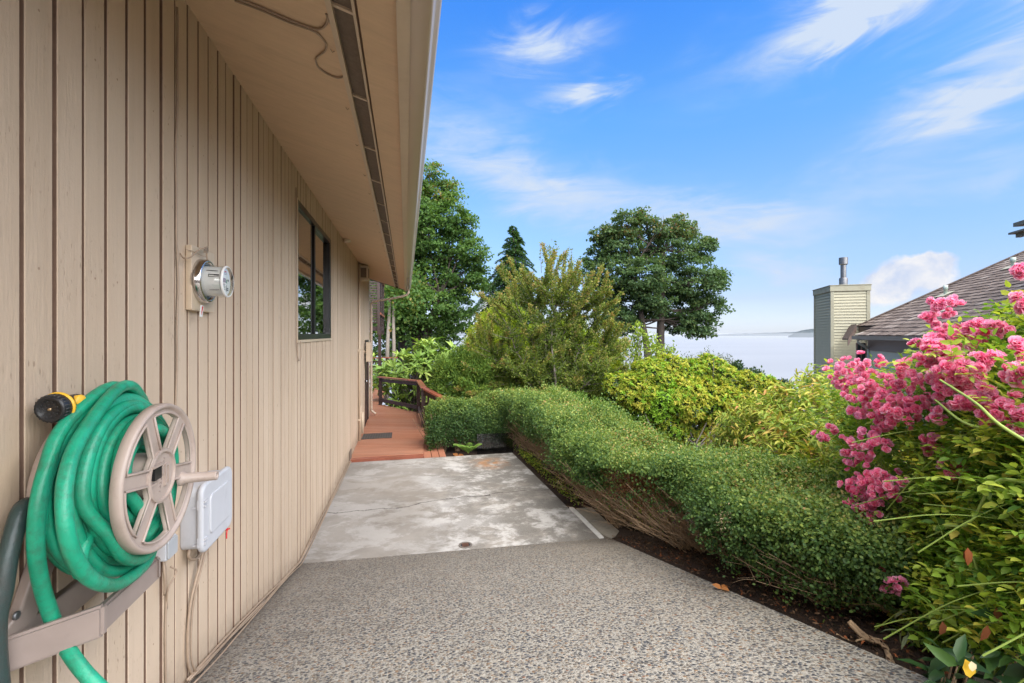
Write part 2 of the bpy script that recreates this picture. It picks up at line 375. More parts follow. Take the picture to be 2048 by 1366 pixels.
def agg_mat():
    m, h, b, o = newmat('exposed aggregate')
    def vor(scale, feat='F1'):
        v = h.n('ShaderNodeTexVoronoi', feature=feat); h.l(wv, v.inputs['Vector']); v.inputs['Scale'].default_value = scale; return v
    wv = h.mix(0.004, o, h.noise(o, 40, 3, 0.6, out='Color'), 'ADD')
    v1 = vor(64); v2 = vor(115)
    sep = h.n('ShaderNodeSeparateColor'); h.l(v1.outputs['Color'], sep.inputs[0])
    cols = [(0.0, (0.05, 0.052, 0.06)), (0.16, (0.10, 0.10, 0.10)), (0.30, (0.18, 0.15, 0.12)), (0.42, (0.085, 0.09, 0.10)), (0.52, (0.29, 0.23, 0.165)),
            (0.64, (0.13, 0.11, 0.09)), (0.78, (0.38, 0.34, 0.285)), (0.87, (0.24, 0.15, 0.085)), (0.93, (0.13, 0.13, 0.135)), (0.98, (0.22, 0.10, 0.055))]
    c1 = h.ramp(sep.outputs[0], cols, 'CONSTANT')
    e1 = h.ramp(v1.outputs['Distance'], [(0.36, 1.0), (0.56, 0.0)])
    sep2 = h.n('ShaderNodeSeparateColor'); h.l(v2.outputs['Color'], sep2.inputs[0])
    c2 = h.ramp(sep2.outputs[1], cols, 'CONSTANT')
    e2 = h.ramp(v2.outputs['Distance'], [(0.30, 0.85), (0.5, 0.0)])
    mortar = h.ramp(h.noise(o, 60, 4, 0.6), [(0.3, (0.25, 0.228, 0.19)), (0.7, (0.47, 0.44, 0.38))])
    c = h.mix(e2, mortar, c2); c = h.mix(e1, c, c1)
    # grime: darker towards the low joint where water stands, and paler trodden patches
    s = h.n('ShaderNodeSeparateXYZ'); h.l(o, s.inputs[0])
    low = h.math('MULTIPLY', h.ramp(h.math('ADD', s.outputs[1], h.math('MULTIPLY', h.noise(o, 1.3, 5, 0.6), 1.6)), [(0.0, 0.0), (1.0, 1.0)]), 1.0)
    lowf = h.ramp(h.math('MULTIPLY', h.math('ADD', s.outputs[1], h.math('MULTIPLY', h.noise(o, 1.3, 5, 0.6), 1.8)), 0.2), [(0.50, 0.0), (0.95, 0.5)])
    c = h.mix(lowf, c, (0.085, 0.07, 0.055, 1))
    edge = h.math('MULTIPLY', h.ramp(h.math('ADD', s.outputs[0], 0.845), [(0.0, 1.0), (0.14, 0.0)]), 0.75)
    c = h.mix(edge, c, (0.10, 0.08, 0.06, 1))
    st = h.ramp(h.noise(h.mapping(o, (1, 1, 1), loc=(4, 9, 0)), 2.6, 7, 0.7, 0.6), [(0.56, 0.0), (0.66, 0.35)])
    c = h.mix(st, c, (0.12, 0.10, 0.08, 1))
    c = h.mix(h.ramp(h.noise(o, 0.9, 5, 0.65), [(0.5, 0.0), (0.75, 0.22)]), c, (0.36, 0.31, 0.25, 1))
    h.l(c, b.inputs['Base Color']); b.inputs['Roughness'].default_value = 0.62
    hh = h.math('ADD', h.math('MULTIPLY', h.ramp(v1.outputs['Distance'], [(0.0, 1.0), (0.5, 0.15)]), e1), h.math('MULTIPLY', e2, 0.35))
    bump(h, b, hh, 0.8, 0.006); return m
M_AGG = agg_mat()
def conc_mat():
    m, h, b, o = newmat('old stained concrete')
    s = h.n('ShaderNodeSeparateXYZ'); h.l(o, s.inputs[0]); X = s.outputs[0]; Y = s.outputs[1]
    big = h.noise(o, 1.1, 6, 0.62, 0.4); fine = h.noise(o, 260, 3, 0.7); mid = h.noise(o, 7, 8, 0.72, 0.3)
    base = h.ramp(big, [(0.32, (0.20, 0.18, 0.155)), (0.68, (0.32, 0.295, 0.265))])
    # smoother tan left side, white lime bloom in the middle, worn dark grit to the right
    right = h.ramp(h.math('ADD', h.math('MULTIPLY', X, 0.35), h.math('MULTIPLY', big, 0.6)), [(0.42, 0.0), (0.62, 1.0)])
    bloom = h.math('MULTIPLY', h.ramp(h.noise(h.mapping(o, (1.0, 1.25, 1), loc=(3.1, 0.7, 0)), 1.5, 12, 0.74, 0.25), [(0.46, 0.0), (0.53, 0.92)]), h.ramp(X, [(0.0, 0.45), (0.45, 1.0)]))
    dark = h.math('MULTIPLY', h.ramp(h.math('ADD', h.math('MULTIPLY', mid, 0.6), h.math('MULTIPLY', h.noise(o, 1.9, 4, 0.6), 0.5)), [(0.48, 0.0), (0.58, 0.92)]), h.ramp(h.math('MULTIPLY', h.math('ADD', X, big), 0.5), [(0.25, 0.12), (0.75, 1.0)]))
    grit = h.ramp(h.noise(o, 120, 4, 0.8), [(0.35, (0.085, 0.078, 0.07)), (0.65, (0.24, 0.225, 0.20))])
    c = h.mix(bloom, base, (0.49, 0.475, 0.455, 1)); c = h.mix(dark, c, grit)
    damp = h.math('MULTIPLY', h.ramp(h.noise(h.mapping(o, (1, 0.8, 1), loc=(7, 2, 0)), 0.8, 5, 0.55, 0.5), [(0.52, 0.0), (0.6, 0.35)]), h.ramp(X, [(0.0, 1.0), (0.6, 0.3)]))
    c = h.mix(damp, c, (0.23, 0.195, 0.155, 1))
    c = h.mix(h.ramp(fine, [(0.45, 0.0), (0.75, 0.3)]), c, (0.17, 0.15, 0.13, 1))
    # rust stain by the far edge
    rd = h.n('ShaderNodeVectorMath', operation='DISTANCE'); h.l(h.mapping(h.mix(0.30, o, h.noise(o, 5, 5, 0.65, out='Color'), 'ADD'), (1, 0.8, 1)), rd.inputs[0]); rd.inputs[1].default_value = (1.38, 6.95 * 0.8, 0.1)
    ru = h.math('MULTIPLY', h.ramp(rd.outputs['Value'], [(0.06, 1.0), (0.34, 0.0)]), h.ramp(h.noise(o, 9, 5, 0.6), [(0.36, 0.0), (0.6, 0.95)]))
    c = h.mix(ru, c, (0.36, 0.16, 0.045, 1))
    # crack across the slab
    cy = h.math('ADD', h.math('ADD', 5.22, h.math('MULTIPLY', X, 0.10)), h.math('MULTIPLY', h.math('SUBTRACT', h.noise(o, 1.6, 5, 0.6), 0.5), 0.5))
    cd = h.math('ABSOLUTE', h.math('SUBTRACT', Y, cy))
    cr = h.ramp(h.math('DIVIDE', cd, h.math('ADD', 0.004, h.math('MULTIPLY', h.noise(o, 3, 2), 0.016))), [(0.4, 1.0), (1.0, 0.0)])
    c = h.mix(h.math('MULTIPLY', cr, 0.85), c, (0.06, 0.05, 0.045, 1))
    h.l(c, b.inputs['Base Color']); b.inputs['Roughness'].default_value = 0.75; b.inputs['Specular IOR Level'].default_value = 0.3
    bump(h, b, h.math('SUBTRACT', h.math('ADD', h.math('MULTIPLY', fine, 0.4), h.math('MULTIPLY', mid, 0.4)), h.math('MULTIPLY', cr, 3.0)), 0.35, 0.004)
    return m
M_CONC = conc_mat()
M_SOIL = simple('dark bark mulch', (0.040, 0.022, 0.014), 0.95, 0.6, 70, 1.0, dist=0.02)
M_PAVER = simple('worn paver', (0.32, 0.29, 0.245), 0.8, 0.15, 40, 0.4, dirt=((0.12, 0.11, 0.09), 0.5), dist=0.004)
M_WHITEC = simple('white mortar', (0.66, 0.645, 0.62), 0.8, 0.08, 40, 0.4, dirt=((0.3, 0.28, 0.25), 0.4))
def deck_mat(name, ang, pitch):
    m, h, b, o = newmat(name)
    r = h.mapping(o, rot=(0, 0, ang)); s = h.n('ShaderNodeSeparateXYZ'); h.l(r, s.inputs[0])
    k = h.math('DIVIDE', s.outputs[1], pitch); fr = h.math('FRACT', k); idx = h.math('FLOOR', k)
    wn = h.n('ShaderNodeTexWhiteNoise', noise_dimensions='1D'); h.l(idx, wn.inputs['W'])
    g = h.noise(h.mapping(r, (0.06, 1, 1)), 60, 5, 0.6)
    c = h.ramp(g, [(0.3, (0.30, 0.105, 0.05)), (0.7, (0.43, 0.175, 0.095))])
    c = h.mix(h.math('MULTIPLY', wn.outputs['Value'], 0.6), c, (0.45, 0.24, 0.16, 1))
    gap = h.math('GREATER_THAN', fr, 0.86)
    c = h.mix(gap, c, (0.04, 0.015, 0.01, 1)); h.l(c, b.inputs['Base Color']); b.inputs['Roughness'].default_value = 0.45
    bump(h, b, h.math('SUBTRACT', h.math('MULTIPLY', g, 0.2), gap), 0.6, 0.006); return m
M_DECK = deck_mat('red stained decking', R(18), 0.085)
M_DECK2 = deck_mat('red stained boards', R(90), 0.115)
M_RAIL = simple('red stained rail', (0.27, 0.085, 0.05), 0.35, 0.2, 25, 0.15)
M_BARK = simple('grey brown bark', (0.060, 0.045, 0.035), 0.9, 0.35, 18, 0.8, stretch=(1, 1, 0.3), dist=0.03)
M_BARKP = simple('pale grey bark', (0.15, 0.125, 0.10), 0.85, 0.3, 14, 0.5, stretch=(1, 1, 0.3), dist=0.02)
M_TWIG = simple('dry brown twigs', (0.30, 0.205, 0.125), 0.9, 0.6, 60, 1.0, dist=0.006)
M_GREYTW = simple('grey twigs', (0.17, 0.145, 0.115), 0.85, 0.25, 40, 0.3)
M_CANE = simple('green rose cane', (0.26, 0.36, 0.07), 0.45, 0.25, 30, 0.1)
M_CANE2 = simple('yellow green rose cane', (0.48, 0.48, 0.10), 0.45, 0.2, 30, 0.1)

# ------------------------------------------------------------------ leaves and branches
TPL = {
 'fold': (np.array([(0, 0, 0), (.48, .5, .10), (1, 0, 0), (.48, -.5, .10)], float), [(0, 1, 2), (0, 2, 3)]),
 'oval': (np.array([(0, 0, 0), (.28, .42, .08), (.72, .40, .06), (1, 0, -.04), (.72, -.40, .06), (.28, -.42, .08)], float), [(0, 1, 2, 3), (0, 3, 4, 5)]),
 'flat': (np.array([(0, 0, 0), (.45, .5, .0), (1, 0, -.08), (.45, -.5, .0)], float), [(0, 1, 2, 3)]),
 'leaf': (np.array([(0, 0, 0), (.28, .44, .07), (.30, 0, 0), (.28, -.44, .07), (.66, .38, .02), (.68, 0, -.04), (.66, -.38, .02), (1, 0, -.16)], float),
          [(0, 1, 2), (0, 2, 3), (2, 1, 4, 5), (3, 2, 5, 6), (5, 4, 7), (6, 5, 7)]),
 'star': (np.array([(0, 0, 0), (.25, .5, .03), (.5, .26, 0), (.72, .40, -.02), (1, 0, -.08), (.72, -.40, -.02), (.5, -.26, 0), (.25, -.5, .03)], float), [(0, 1, 2, 6, 7), (2, 3, 4, 5, 6)]),
}
def unit(v): return v / np.maximum(np.linalg.norm(v, axis=-1, keepdims=True), 1e-9)
def leaves(name, P, D, NN, L, Wd, m, parent, tpl='fold', rn=None, rng=None, smooth=False):
    T, F = TPL[tpl]; n = len(P); k = len(T)
    D = unit(D); S = unit(np.cross(D, NN)); U = np.cross(S, D)
    L = np.broadcast_to(np.asarray(L, float), (n,))[:, None, None]; Wd = np.broadcast_to(np.asarray(Wd, float), (n,))[:, None, None]
    V = P[:, None] + L * T[None, :, 0:1] * D[:, None] + Wd * T[None, :, 1:2] * S[:, None] + L * T[None, :, 2:3] * U[:, None]
    V = V.reshape(-1, 3)
    ls = np.array([len(f) for f in F]); fl = np.concatenate([np.array(f) for f in F])
    loops = (np.arange(n)[:, None] * k + fl[None]).ravel(); tot = np.tile(ls, n)
    me = bpy.data.meshes.new(name)
    me.vertices.add(len(V)); me.vertices.foreach_set('co', V.astype(np.float32).ravel())
    me.loops.add(len(loops)); me.loops.foreach_set('vertex_index', loops.astype(np.int32))
    me.polygons.add(len(tot)); me.polygons.foreach_set('loop_start', (np.cumsum(tot) - tot).astype(np.int32))
    me.update(calc_edges=True)
    if rn is None: rn = rng.random(n)
    at_ = me.attributes.new('rnd', 'FLOAT', 'POINT'); at_.data.foreach_set('value', np.repeat(np.clip(rn, 0, 1), k).astype(np.float32))
    if smooth: me.polygons.foreach_set('use_smooth', np.ones(len(tot), bool))
    return link(name, me, m, parent)
def rdir(rng, n): return unit(rng.normal(size=(n, 3)))
def twigs(name, paths, m, parent, sides=5):
    b = MB()
    for pts, rad in paths: b.tube(pts, rad, sides, caps=False)
    me = bpy.data.meshes.new(name); me.from_pydata(b.v, [], b.f); me.update()
    return link(name, me, m, parent, True)
def blob_clumps(rng, lobes, density, inner=0.55):
    """clump centres spread through the outer part of a set of ellipsoids; lobes: (centre, (rx, ry, rz))"""
    out = []; nor = []; lob = []
    for i, (c, r) in enumerate(lobes):
        r = np.array(r); area = 4 * math.pi * np.mean(r) ** 2; n = max(4, int(area * density))
        d = rdir(rng, n); t = inner + (1 - inner) * rng.random(n) ** 0.6
        wob = 1 + 0.14 * np.sin(d[:, 0] * 5 + i) * np.cos(d[:, 2] * 6 + 2 * i)
        out.append(np.array(c) + d * r * (t * wob)[:, None]); nor.append(d); lob.append(np.full(n, i))
    return np.concatenate(out), np.concatenate(nor), np.concatenate(lob)
def clump_leaves(rng, P, Nn, k, rad, flat=0.5, up=0.7, out=0.5, jit=0.7, droop=0.3):
    """k leaves round each clump centre -> positions, leaf axes, leaf normals, clump index"""
    n = len(P); idx = np.repeat(np.arange(n), k); m = n * k
    rr = np.broadcast_to(np.asarray(rad, float), (n,))[idx]
    q = rdir(rng, m) * (rng.random(m) ** 0.45)[:, None] * rr[:, None]; q[:, 2] *= flat
    pos = P[idx] + q
    nor = unit(Nn[idx] * out + np.array([0, 0, up]) + rng.normal(size=(m, 3)) * jit * 0.6)
    ax = unit(Nn[idx] * 0.6 + rng.normal(size=(m, 3)) * 0.8 + np.array([0, 0, -droop]))
    return pos, ax, nor, idx

# ------------------------------------------------------------------ ground
SL = 0.244
def gz(x, y):
    """height of the ground"""
    if y < 4.0: z = SL * (4.0 - max(y, 0.6)) + (0.06 * (0.6 - y) if y < 0.6 else 0)
    else: z = -0.030 * (y - 4.0)
    if y > 7.4: z = -0.10 - 0.05 * (y - 7.4)
    if x > 2.9: z -= (min(x, 9) - 2.9) * 0.20 * min(1, max(0.15, (y + 2) / 5))
    r = max(0, y - 13) + max(0, x - 30) * 0.3
    z -= 0.12 * r + 0.004 * r * r if r < 90 else 0.12 * 90 + 0.004 * 8100 + 0.5 * (r - 90)
    return max(z, -75)
def build_ground():
    xs = sorted(set([-400, -200, -100, -50, -25, -12, -6, -3] + [round(-1.5 + 0.25 * i, 3) for i in range(48)] + [11, 13, 16, 20, 26, 34, 45, 60, 90, 140, 220, 400]))
    ys = sorted(set([-400, -150, -60, -20, -8, -4] + [round(-2 + 0.25 * i, 3) for i in range(64)] + [15, 17, 20, 24, 28, 33, 40, 50, 60, 75, 90, 110, 140, 180, 260]))
    V = []; F = []
    for j, y in enumerate(ys):
        for i, x in enumerate(xs):
            w = 0.03 * math.sin(x * 3.1 + y * 2.3) + 0.02 * math.sin(x * 7 - y * 5)
            z = gz(x, y) - 0.07
            if x > 1.9 and -1 < y < 9: z += 0.06 + w * 0.6
            V.append((x, y, z))
    nx = len(xs)
    for j in range(len(ys) - 1):
        for i in range(nx - 1): F.append((j * nx + i, j * nx + i + 1, (j + 1) * nx + i + 1, (j + 1) * nx + i))
    me = bpy.data.meshes.new('ground'); me.from_pydata(V, [], F); me.update()
    o = link('ground', me, M_SOIL, None, True); tag(o, kind='structure')
build_ground()
# the exposed aggregate ramp that slopes down to the joint
def joint_y(x): return 4.0 - 0.06 * (x + 0.845)
b = MB()
nx = 20; rows = [-2.0, -1.0, 0.0, 0.6, 1.0, 1.5, 2.0, 2.5, 3.0, 3.5, None]
P = []
for ry in rows:
    for i in range(nx + 1):
        x = WALLX + (1.755 - WALLX) * i / nx
        y = joint_y(x) if ry is None else ry
        P.append((x, y, gz(x, min(y, 4.0)) if ry is not None else max(0.0, SL * (4.0 - y)) * 0.3))
F = [(j * (nx + 1) + i, j * (nx + 1) + i + 1, (j + 1) * (nx + 1) + i + 1, (j + 1) * (nx + 1) + i) for j in range(len(rows) - 1) for i in range(nx)]
b.poly(P, F)
# edge of the slab towards the bed
E = [(1.755, (joint_y(1.755) if r is None else r)) for r in rows]
ev = []
for x, y in E: z = gz(x, min(y, 4.0)); ev += [(x, y, z), (x + 0.004, y, z - 0.14)]
b.poly(ev, [(2 * i, 2 * i + 1, 2 * i + 3, 2 * i + 2) for i in range(len(E) - 1)])
me = bpy.data.meshes.new('aggregate_path'); me.from_pydata(b.v, [], b.f); me.update()
tag(link('aggregate_path', me, M_AGG), kind='structure')
# concrete slab
b = MB(); P = []; NYS = 14
for j in range(NYS + 1):
    for i in range(nx + 1):
        x = WALLX + (1.72 - WALLX) * i / nx
        y0 = joint_y(x) + 0.004; y = y0 + (7.36 - y0) * j / NYS
        P.append((x, y, -0.030 * (y - 4.0) - 0.001))
b.poly(P, [(j * (nx + 1) + i, j * (nx + 1) + i + 1, (j + 1) * (nx + 1) + i + 1, (j + 1) * (nx + 1) + i) for j in range(NYS) for i in range(nx)])
b.poly([(1.72, 3.85, 0), (1.72, 7.36, -0.1), (1.72, 7.36, -0.3), (1.72, 3.85, -0.3)], [(0, 1, 2, 3)])
b.poly([(WALLX, 7.36, -0.102), (1.72, 7.36, -0.102), (1.72, 7.36, -0.35), (WALLX, 7.36, -0.35)], [(0, 1, 2, 3)])
me = bpy.data.meshes.new('concrete_patio'); me.from_pydata(b.v, [], b.f); me.update()
tag(link('concrete_patio', me, M_CONC), kind='structure')

# sea and far shores
def sea_mat():
    m, h, b, o = newmat('sea water')
    n = h.noise(h.mapping(o, (0.02, 0.05, 1)), 1.0, 8, 0.7)
    n2 = h.noise(h.mapping(o, (0.0006, 0.004, 1)), 1.0, 4, 0.6)
    h.l(h.ramp(n2, [(0.3, (0.235, 0.225, 0.222)), (0.7, (0.28, 0.27, 0.262))]), b.inputs['Base Color'])
    b.inputs['Roughness'].default_value = 0.3; b.inputs['Specular IOR Level'].default_value = 0.9
    bump(h, b, n, 0.3, 1.0); return m
b = MB(); b.poly([(-60000, 120, -60), (60000, 120, -60), (60000, 60000, -60), (-60000, 60000, -60)], [(0, 1, 2, 3)])
tag(b.build('sea', sea_mat()), kind='structure')
M_HILL = simple('wooded far shore', (0.030, 0.045, 0.05), 0.95, 0.4, 0.02, 0)
def hill(pts, Z, name, depth):
    """pts: list of (px, py) of the skyline at distance Z"""
    b = MB(); top = []; 
    for i in range(len(pts) - 1):
        for k in range(12):
            t = k / 12; px = pts[i][0] * (1 - t) + pts[i + 1][0] * t; py = pts[i][1] * (1 - t) + pts[i + 1][1] * t
            top.append((px, py + rnd.uniform(-0.35, 0.35)))
    top.append(pts[-1])
    V = []
    for px, py in top:
        c = at(px, py, Z); base = Vector((c.x, c.y, -61)); n = Vector((c.x, c.y, 0)).normalized()
        V += [base - n * depth * 0.25, c - n * depth * 0.08 - Vector((0, 0, (c.z + 60) * 0.25)), c, base + n * depth]
    F = []
    for i in range(len(top) - 1):
        for k in range(3): F.append((4 * i + k, 4 * (i + 1) + k, 4 * (i + 1) + k + 1, 4 * i + k + 1))
    b.poly(V, F); tag(b.build(name, M_HILL), kind='structure')
hill([(1420, 669.5), (1480, 667), (1530, 666), (1580, 664.5), (1620, 662), (1680, 661), (1740, 663), (1800, 668)], 15500, 'hill', 2500)
hill([(1576, 673), (1590, 665), (1604, 660.5), (1620, 658), (1660, 657), (1720, 659), (1790, 666), (1830, 672)], 8500, 'hill', 1500)
hill([(640, 669), (760, 666), (860, 665), (920, 666), (1000, 668), (1080, 669)], 17000, 'hill', 2500)

exec_parts = []
# ------------------------------------------------------------------ our house
WY = (3.93, 5.60); WZ = (1.822, 2.955)      # window opening
DY = (10.02, 10.92); DZ = (-0.09, 1.74)     # door opening
Y0, Y1 = -2.6, 11.35
house = thing('tan_house', 'tan vertical wood sided house filling the left side, with deep sloping eave and gutter', 'house', (WALLX, 5, 0))
def siding():
    boards = MB(); grooves = MB()
    edges = []; r = random.Random(3); k = int((Y0 - 1.2512) / 0.1) - 1; y = 1.2512 + 0.1 * k; cur = Y0
    segs = []   # (y0, y1, depth)
    while True:
        y = 1.2512 + 0.1 * k; k += 1
        if y <= Y0 + .02: continue
        if y >= Y1 - .02: break
        w = r.choice([0.012, 0.013, 0.014, 0.016, 0.021]); yy = y + r.uniform(-.003, .003)
        segs.append((cur, yy - w / 2, 0, r.uniform(-0.0012, 0.0012))); segs.append((yy - w / 2, yy + w / 2, 1, 0)); cur = yy + w / 2
    segs.append((cur, Y1, 0, 0))
    dep = 0.012
    def zs(ya, yb):
        m = (ya + yb) / 2
        if WY[0] < m < WY[1]: return [(-0.35, WZ[0]), (WZ[1], 3.25)]
        if DY[0] < m < DY[1]: return [(DZ[1], 3.25)]
        return [(-0.35, 3.25)]
    out = []
    for a, b_, g, j in segs:
        cuts = [c for c in (WY[0], WY[1], DY[0], DY[1]) if a < c < b_]
        pts = [a] + cuts + [b_]
        for p, q in zip(pts, pts[1:]): out.append((p, q, g, j, p == a and not g, q == b_ and not g))
    for p, q, g, j, el, er in out:
        for z0, z1 in zs(p, q):
            if g: grooves.poly([(WALLX - dep, p, z0), (WALLX - dep, q, z0), (WALLX - dep, q, z1), (WALLX - dep, p, z1)], [(0, 1, 2, 3)])
            else:
                x = WALLX + j; c = 0.0018
                ys = [(p, x - c), (p + c, x)] if el else [(p, x)]
                ys += [(q - c, x), (q, x - c)] if er else [(q, x)]
                for e_, yy_ in ((el, p), (er, q)):
                    if e_: grooves.poly([(x - c, yy_, z0), (x - dep, yy_, z0), (x - dep, yy_, z1), (x - c, yy_, z1)], [(0, 1, 2, 3)])
                n = len(ys); boards.poly([(xx, yy, z0) for yy, xx in ys] + [(xx, yy, z1) for yy, xx in ys], [(i, i + 1, n + i + 1, n + i) for i in range(n - 1)])
    for bb, nm, m in ((boards, 'wall', M_SIDING), (grooves, 'siding_groove', M_GROOVE)):
        me = bpy.data.meshes.new(nm); me.from_pydata(bb.v, [], bb.f); me.update(); link(nm, me, m, house)
siding()
b = MB(); b.box((-8.5, 11.30, -2), (WALLX - 0.002, Y1 - 0.002, 3.25)); b.build('end_wall', M_SIDING, house)
b = MB(); b.box((-8.5, Y0, -2), (-8.4, Y1, 3.5)); b.box((-8.4, Y0, -2), (WALLX - 0.02, Y0 + 0.1, 3.5)); b.build('rear_wall', M_SIDING, house)
# roof slab following the eave pitch
def zs_(x): return 3.18 - 0.30 * (x + 0.845)
b = MB(); b.prism([(-5.0, zs_(-5.0) + .05), (-0.035, zs_(-0.035) + .03), (-0.035, zs_(-0.035) + .16), (-5.0, zs_(-5.0) + .18)], 'y', Y0, Y1 + .0)
b.prism([(-9.2, zs_(-5.0) - 1.2), (-5.0, zs_(-5.0) + .05), (-5.0, zs_(-5.0) + .18), (-9.2, zs_(-5.0) - 1.05)], 'y', Y0, Y1)
b.build('roof', simple('dark roof shingles', (0.07, 0.06, 0.055), 0.9, 0.3, 20, 0.5), house)
def strip(name, x0, x1, dz, th, m, par=house, dz1=None):
    b = MB(); dz1 = dz if dz1 is None else dz1
    b.prism([(x0, zs_(x0) + dz), (x1, zs_(x1) + dz1), (x1, zs_(x1) + dz1 + th), (x0, zs_(x0) + dz + th)], 'y', Y0, Y1 - .05); return b.build(name, m, par)
soff = strip('soffit', -0.86, -0.262, 0, 0.02, M_SOFFIT)
strip('soffit_trim', -0.268, -0.247, -0.012, 0.03, M_TAN)
vent = strip('soffit_vent', -0.247, -0.178, 0.012, 0.01, M_VENT)
strip('soffit_trim', -0.178, -0.168, -0.010, 0.03, M_TAN)
strip('soffit', -0.160, -0.031, 0, 0.02, M_SOFFIT)
strip('soffit_groove', -0.170, -0.158, 0.012, 0.01, M_GROOVE)
b = MB(); y = 1.05
while y < 11: 
    zc = zs_(-0.2125); b.prism([(-0.247, zs_(-0.247) + .002), (-0.178, zs_(-0.178) + .002), (-0.178, zs_(-0.178) + .011), (-0.247, zs_(-0.247) + .011)], 'y', y, y + .014); y += 0.61
build_each(b, 'vent_bar', M_TAN, vent)
b = MB(); b.box((-0.031, Y0, 2.905), (0.0145, Y1, 3.075)); b.build('fascia', M_TAN, house, bevel=0.002)
g = [(0.0125, 2.915), (0.075, 2.915), (0.083, 2.919), (0.088, 2.928), (0.091, 2.945), (0.098, 2.958), (0.110, 2.968), (0.117, 2.980), (0.119, 3.0), (0.119, 3.02), (0.113, 3.028), (0.104, 3.026), (0.104, 3.018), (0.112, 3.016), (0.112, 3.0),
     (0.108, 2.986), (0.094, 2.972), (0.084, 2.950), (0.080, 2.93), (0.074, 2.921), (0.0185, 2.921), (0.0185, 3.02), (0.0125, 3.02)]
b = MB(); b.prism(g, 'y', Y0, Y1 + .02); gut = b.build('gutter', M_GUTTER, house, auto=50)
b = MB(); b.prism([(0.0125, 2.915), (0.075, 2.915), (0.088, 2.928), (0.098, 2.958), (0.119, 2.985), (0.119, 3.02), (0.0125, 3.02)], 'y', Y1 + .02, Y1 + .023); b.build('gutter_end_cap', M_GUTTER, gut)
# barge board closing the eave at the far end
b = MB(); b.prism([(-0.845, zs_(-0.845) - .01), (-0.03, zs_(-0.03) - .01), (-0.03, zs_(-0.03) + .13), (-0.845, zs_(-0.845) + .13)], 'y', Y1 - .05, Y1); b.build('barge_board', M_BROWN, house)
# nail heads / staples in a line along the vent trim
b = MB(); y = 1.4
while y < 11:
    x = -0.283; b.tube([(x - .012, y - .006, zs_(x) - .001), (x - .006, y + .004, zs_(x) - .008), (x + .002, y + .006, zs_(x) - .001)], 0.0016, 5); y += rnd.uniform(.35, .55)
build_each(b, 'staple', M_CABLE, soff)
# window
win = MB(); t = 0.045
xw = WALLX - 0.03
win.box((xw - .05, WY[0], WZ[0]), (xw + .028, WY[0] + t, WZ[1])); win.box((xw - .05, WY[1] - .07, WZ[0]), (xw + .028, WY[1], WZ[1]))
win.box((xw - .05, WY[0] + t, WZ[0]), (xw + .028, WY[1] - .07, WZ[0] + .05)); win.box((xw - .05, WY[0] + t, WZ[1] - t), (xw + .028, WY[1] - .07, WZ[1]))
wo_ = win.build('window', M_BLACK, house)
b = MB(); b.box((xw - .02, 4.70, WZ[0] + .05), (xw + .018, 4.745, WZ[1] - t)); b.box((xw - .02, 4.58, WZ[0] + .05), (xw + .010, 4.61, WZ[1] - t)); build_each(b, 'sash', M_BLACK, wo_)
b = MB(); b.box((xw + .0, WY[0] + t, WZ[0] + .05), (xw + .003, 4.58, WZ[1] - t)); b.build('screen', M_SCREEN, wo_)
b = MB(); b.box((xw - .012, 4.745, WZ[0] + .05), (xw - .008, WY[1] - .07, WZ[1] - t)); b.build('pane', M_GLASS, wo_)
b = MB(); b.box((xw + .0045, WY[0] + t, WZ[0] + .05), (xw + .0075, 4.58, WZ[1] - t)); b.build('pane', M_GLASS, wo_)
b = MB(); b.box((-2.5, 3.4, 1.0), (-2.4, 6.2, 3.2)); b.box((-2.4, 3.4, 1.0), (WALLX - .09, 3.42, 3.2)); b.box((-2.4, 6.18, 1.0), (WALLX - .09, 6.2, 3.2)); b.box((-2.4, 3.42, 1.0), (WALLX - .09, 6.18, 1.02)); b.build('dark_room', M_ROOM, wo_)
b = MB(); b.box((WALLX - .01, WY[0] - .035, WZ[0] - .022), (WALLX + .012, WY[1] + .02, WZ[0] - .001)); b.box((WALLX - .01, WY[0] - .03, WZ[0]), (WALLX + .006, WY[0] - .001, WZ[1])); b.build('window_sill', M_TAN, wo_)
# door
dr = MB(); dr.box((WALLX - .06, DY[0] + .05, DZ[0]), (WALLX - .02, DY[1] - .05, DZ[1] - .05)); dro = dr.build('door', M_DOOR, house)
b = MB(); b.box((WALLX - .06, DY[0], DZ[0]), (WALLX + .012, DY[0] + .05, DZ[1])); b.box((WALLX - .06, DY[1] - .05, DZ[0]), (WALLX + .012, DY[1], DZ[1])); b.box((WALLX - .06, DY[0] + .05, DZ[1] - .05), (WALLX + .012, DY[1] - .05, DZ[1])); b.build('door_frame', M_BROWN, dro)
b = MB(); b.lathe((WALLX - .02, DY[0] + .13, 0.86), (1, 0, 0), [(0, 0), (0, .012), (.03, .012), (.035, .027), (.05, .03), (.062, .022), (.065, 0)], 16); b.build('door_knob', M_CHROME, dro, True)
# downspout from the gutter end, back to the corner and down
def dsp(pts, r=0.028): 
    b = MB(); b.tube(spline(pts, 5), r, 10); return b
b = dsp([(0.06, Y1 - .02, 2.925), (0.05, Y1 - .02, 2.86), (-0.03, Y1 - .0, 2.80), (-0.35, Y1 - .0, 2.72), (-0.70, Y1, 2.66), (-0.80, Y1 - .0, 2.60), (-0.805, Y1 - .0, 2.45), (-0.805, Y1, 1.2), (-0.805, Y1, 0.18), (-0.79, Y1 - .02, 0.04), (-0.70, Y1 - .06, -0.03)])
b.build('downspout', M_GUTTER, house, True)
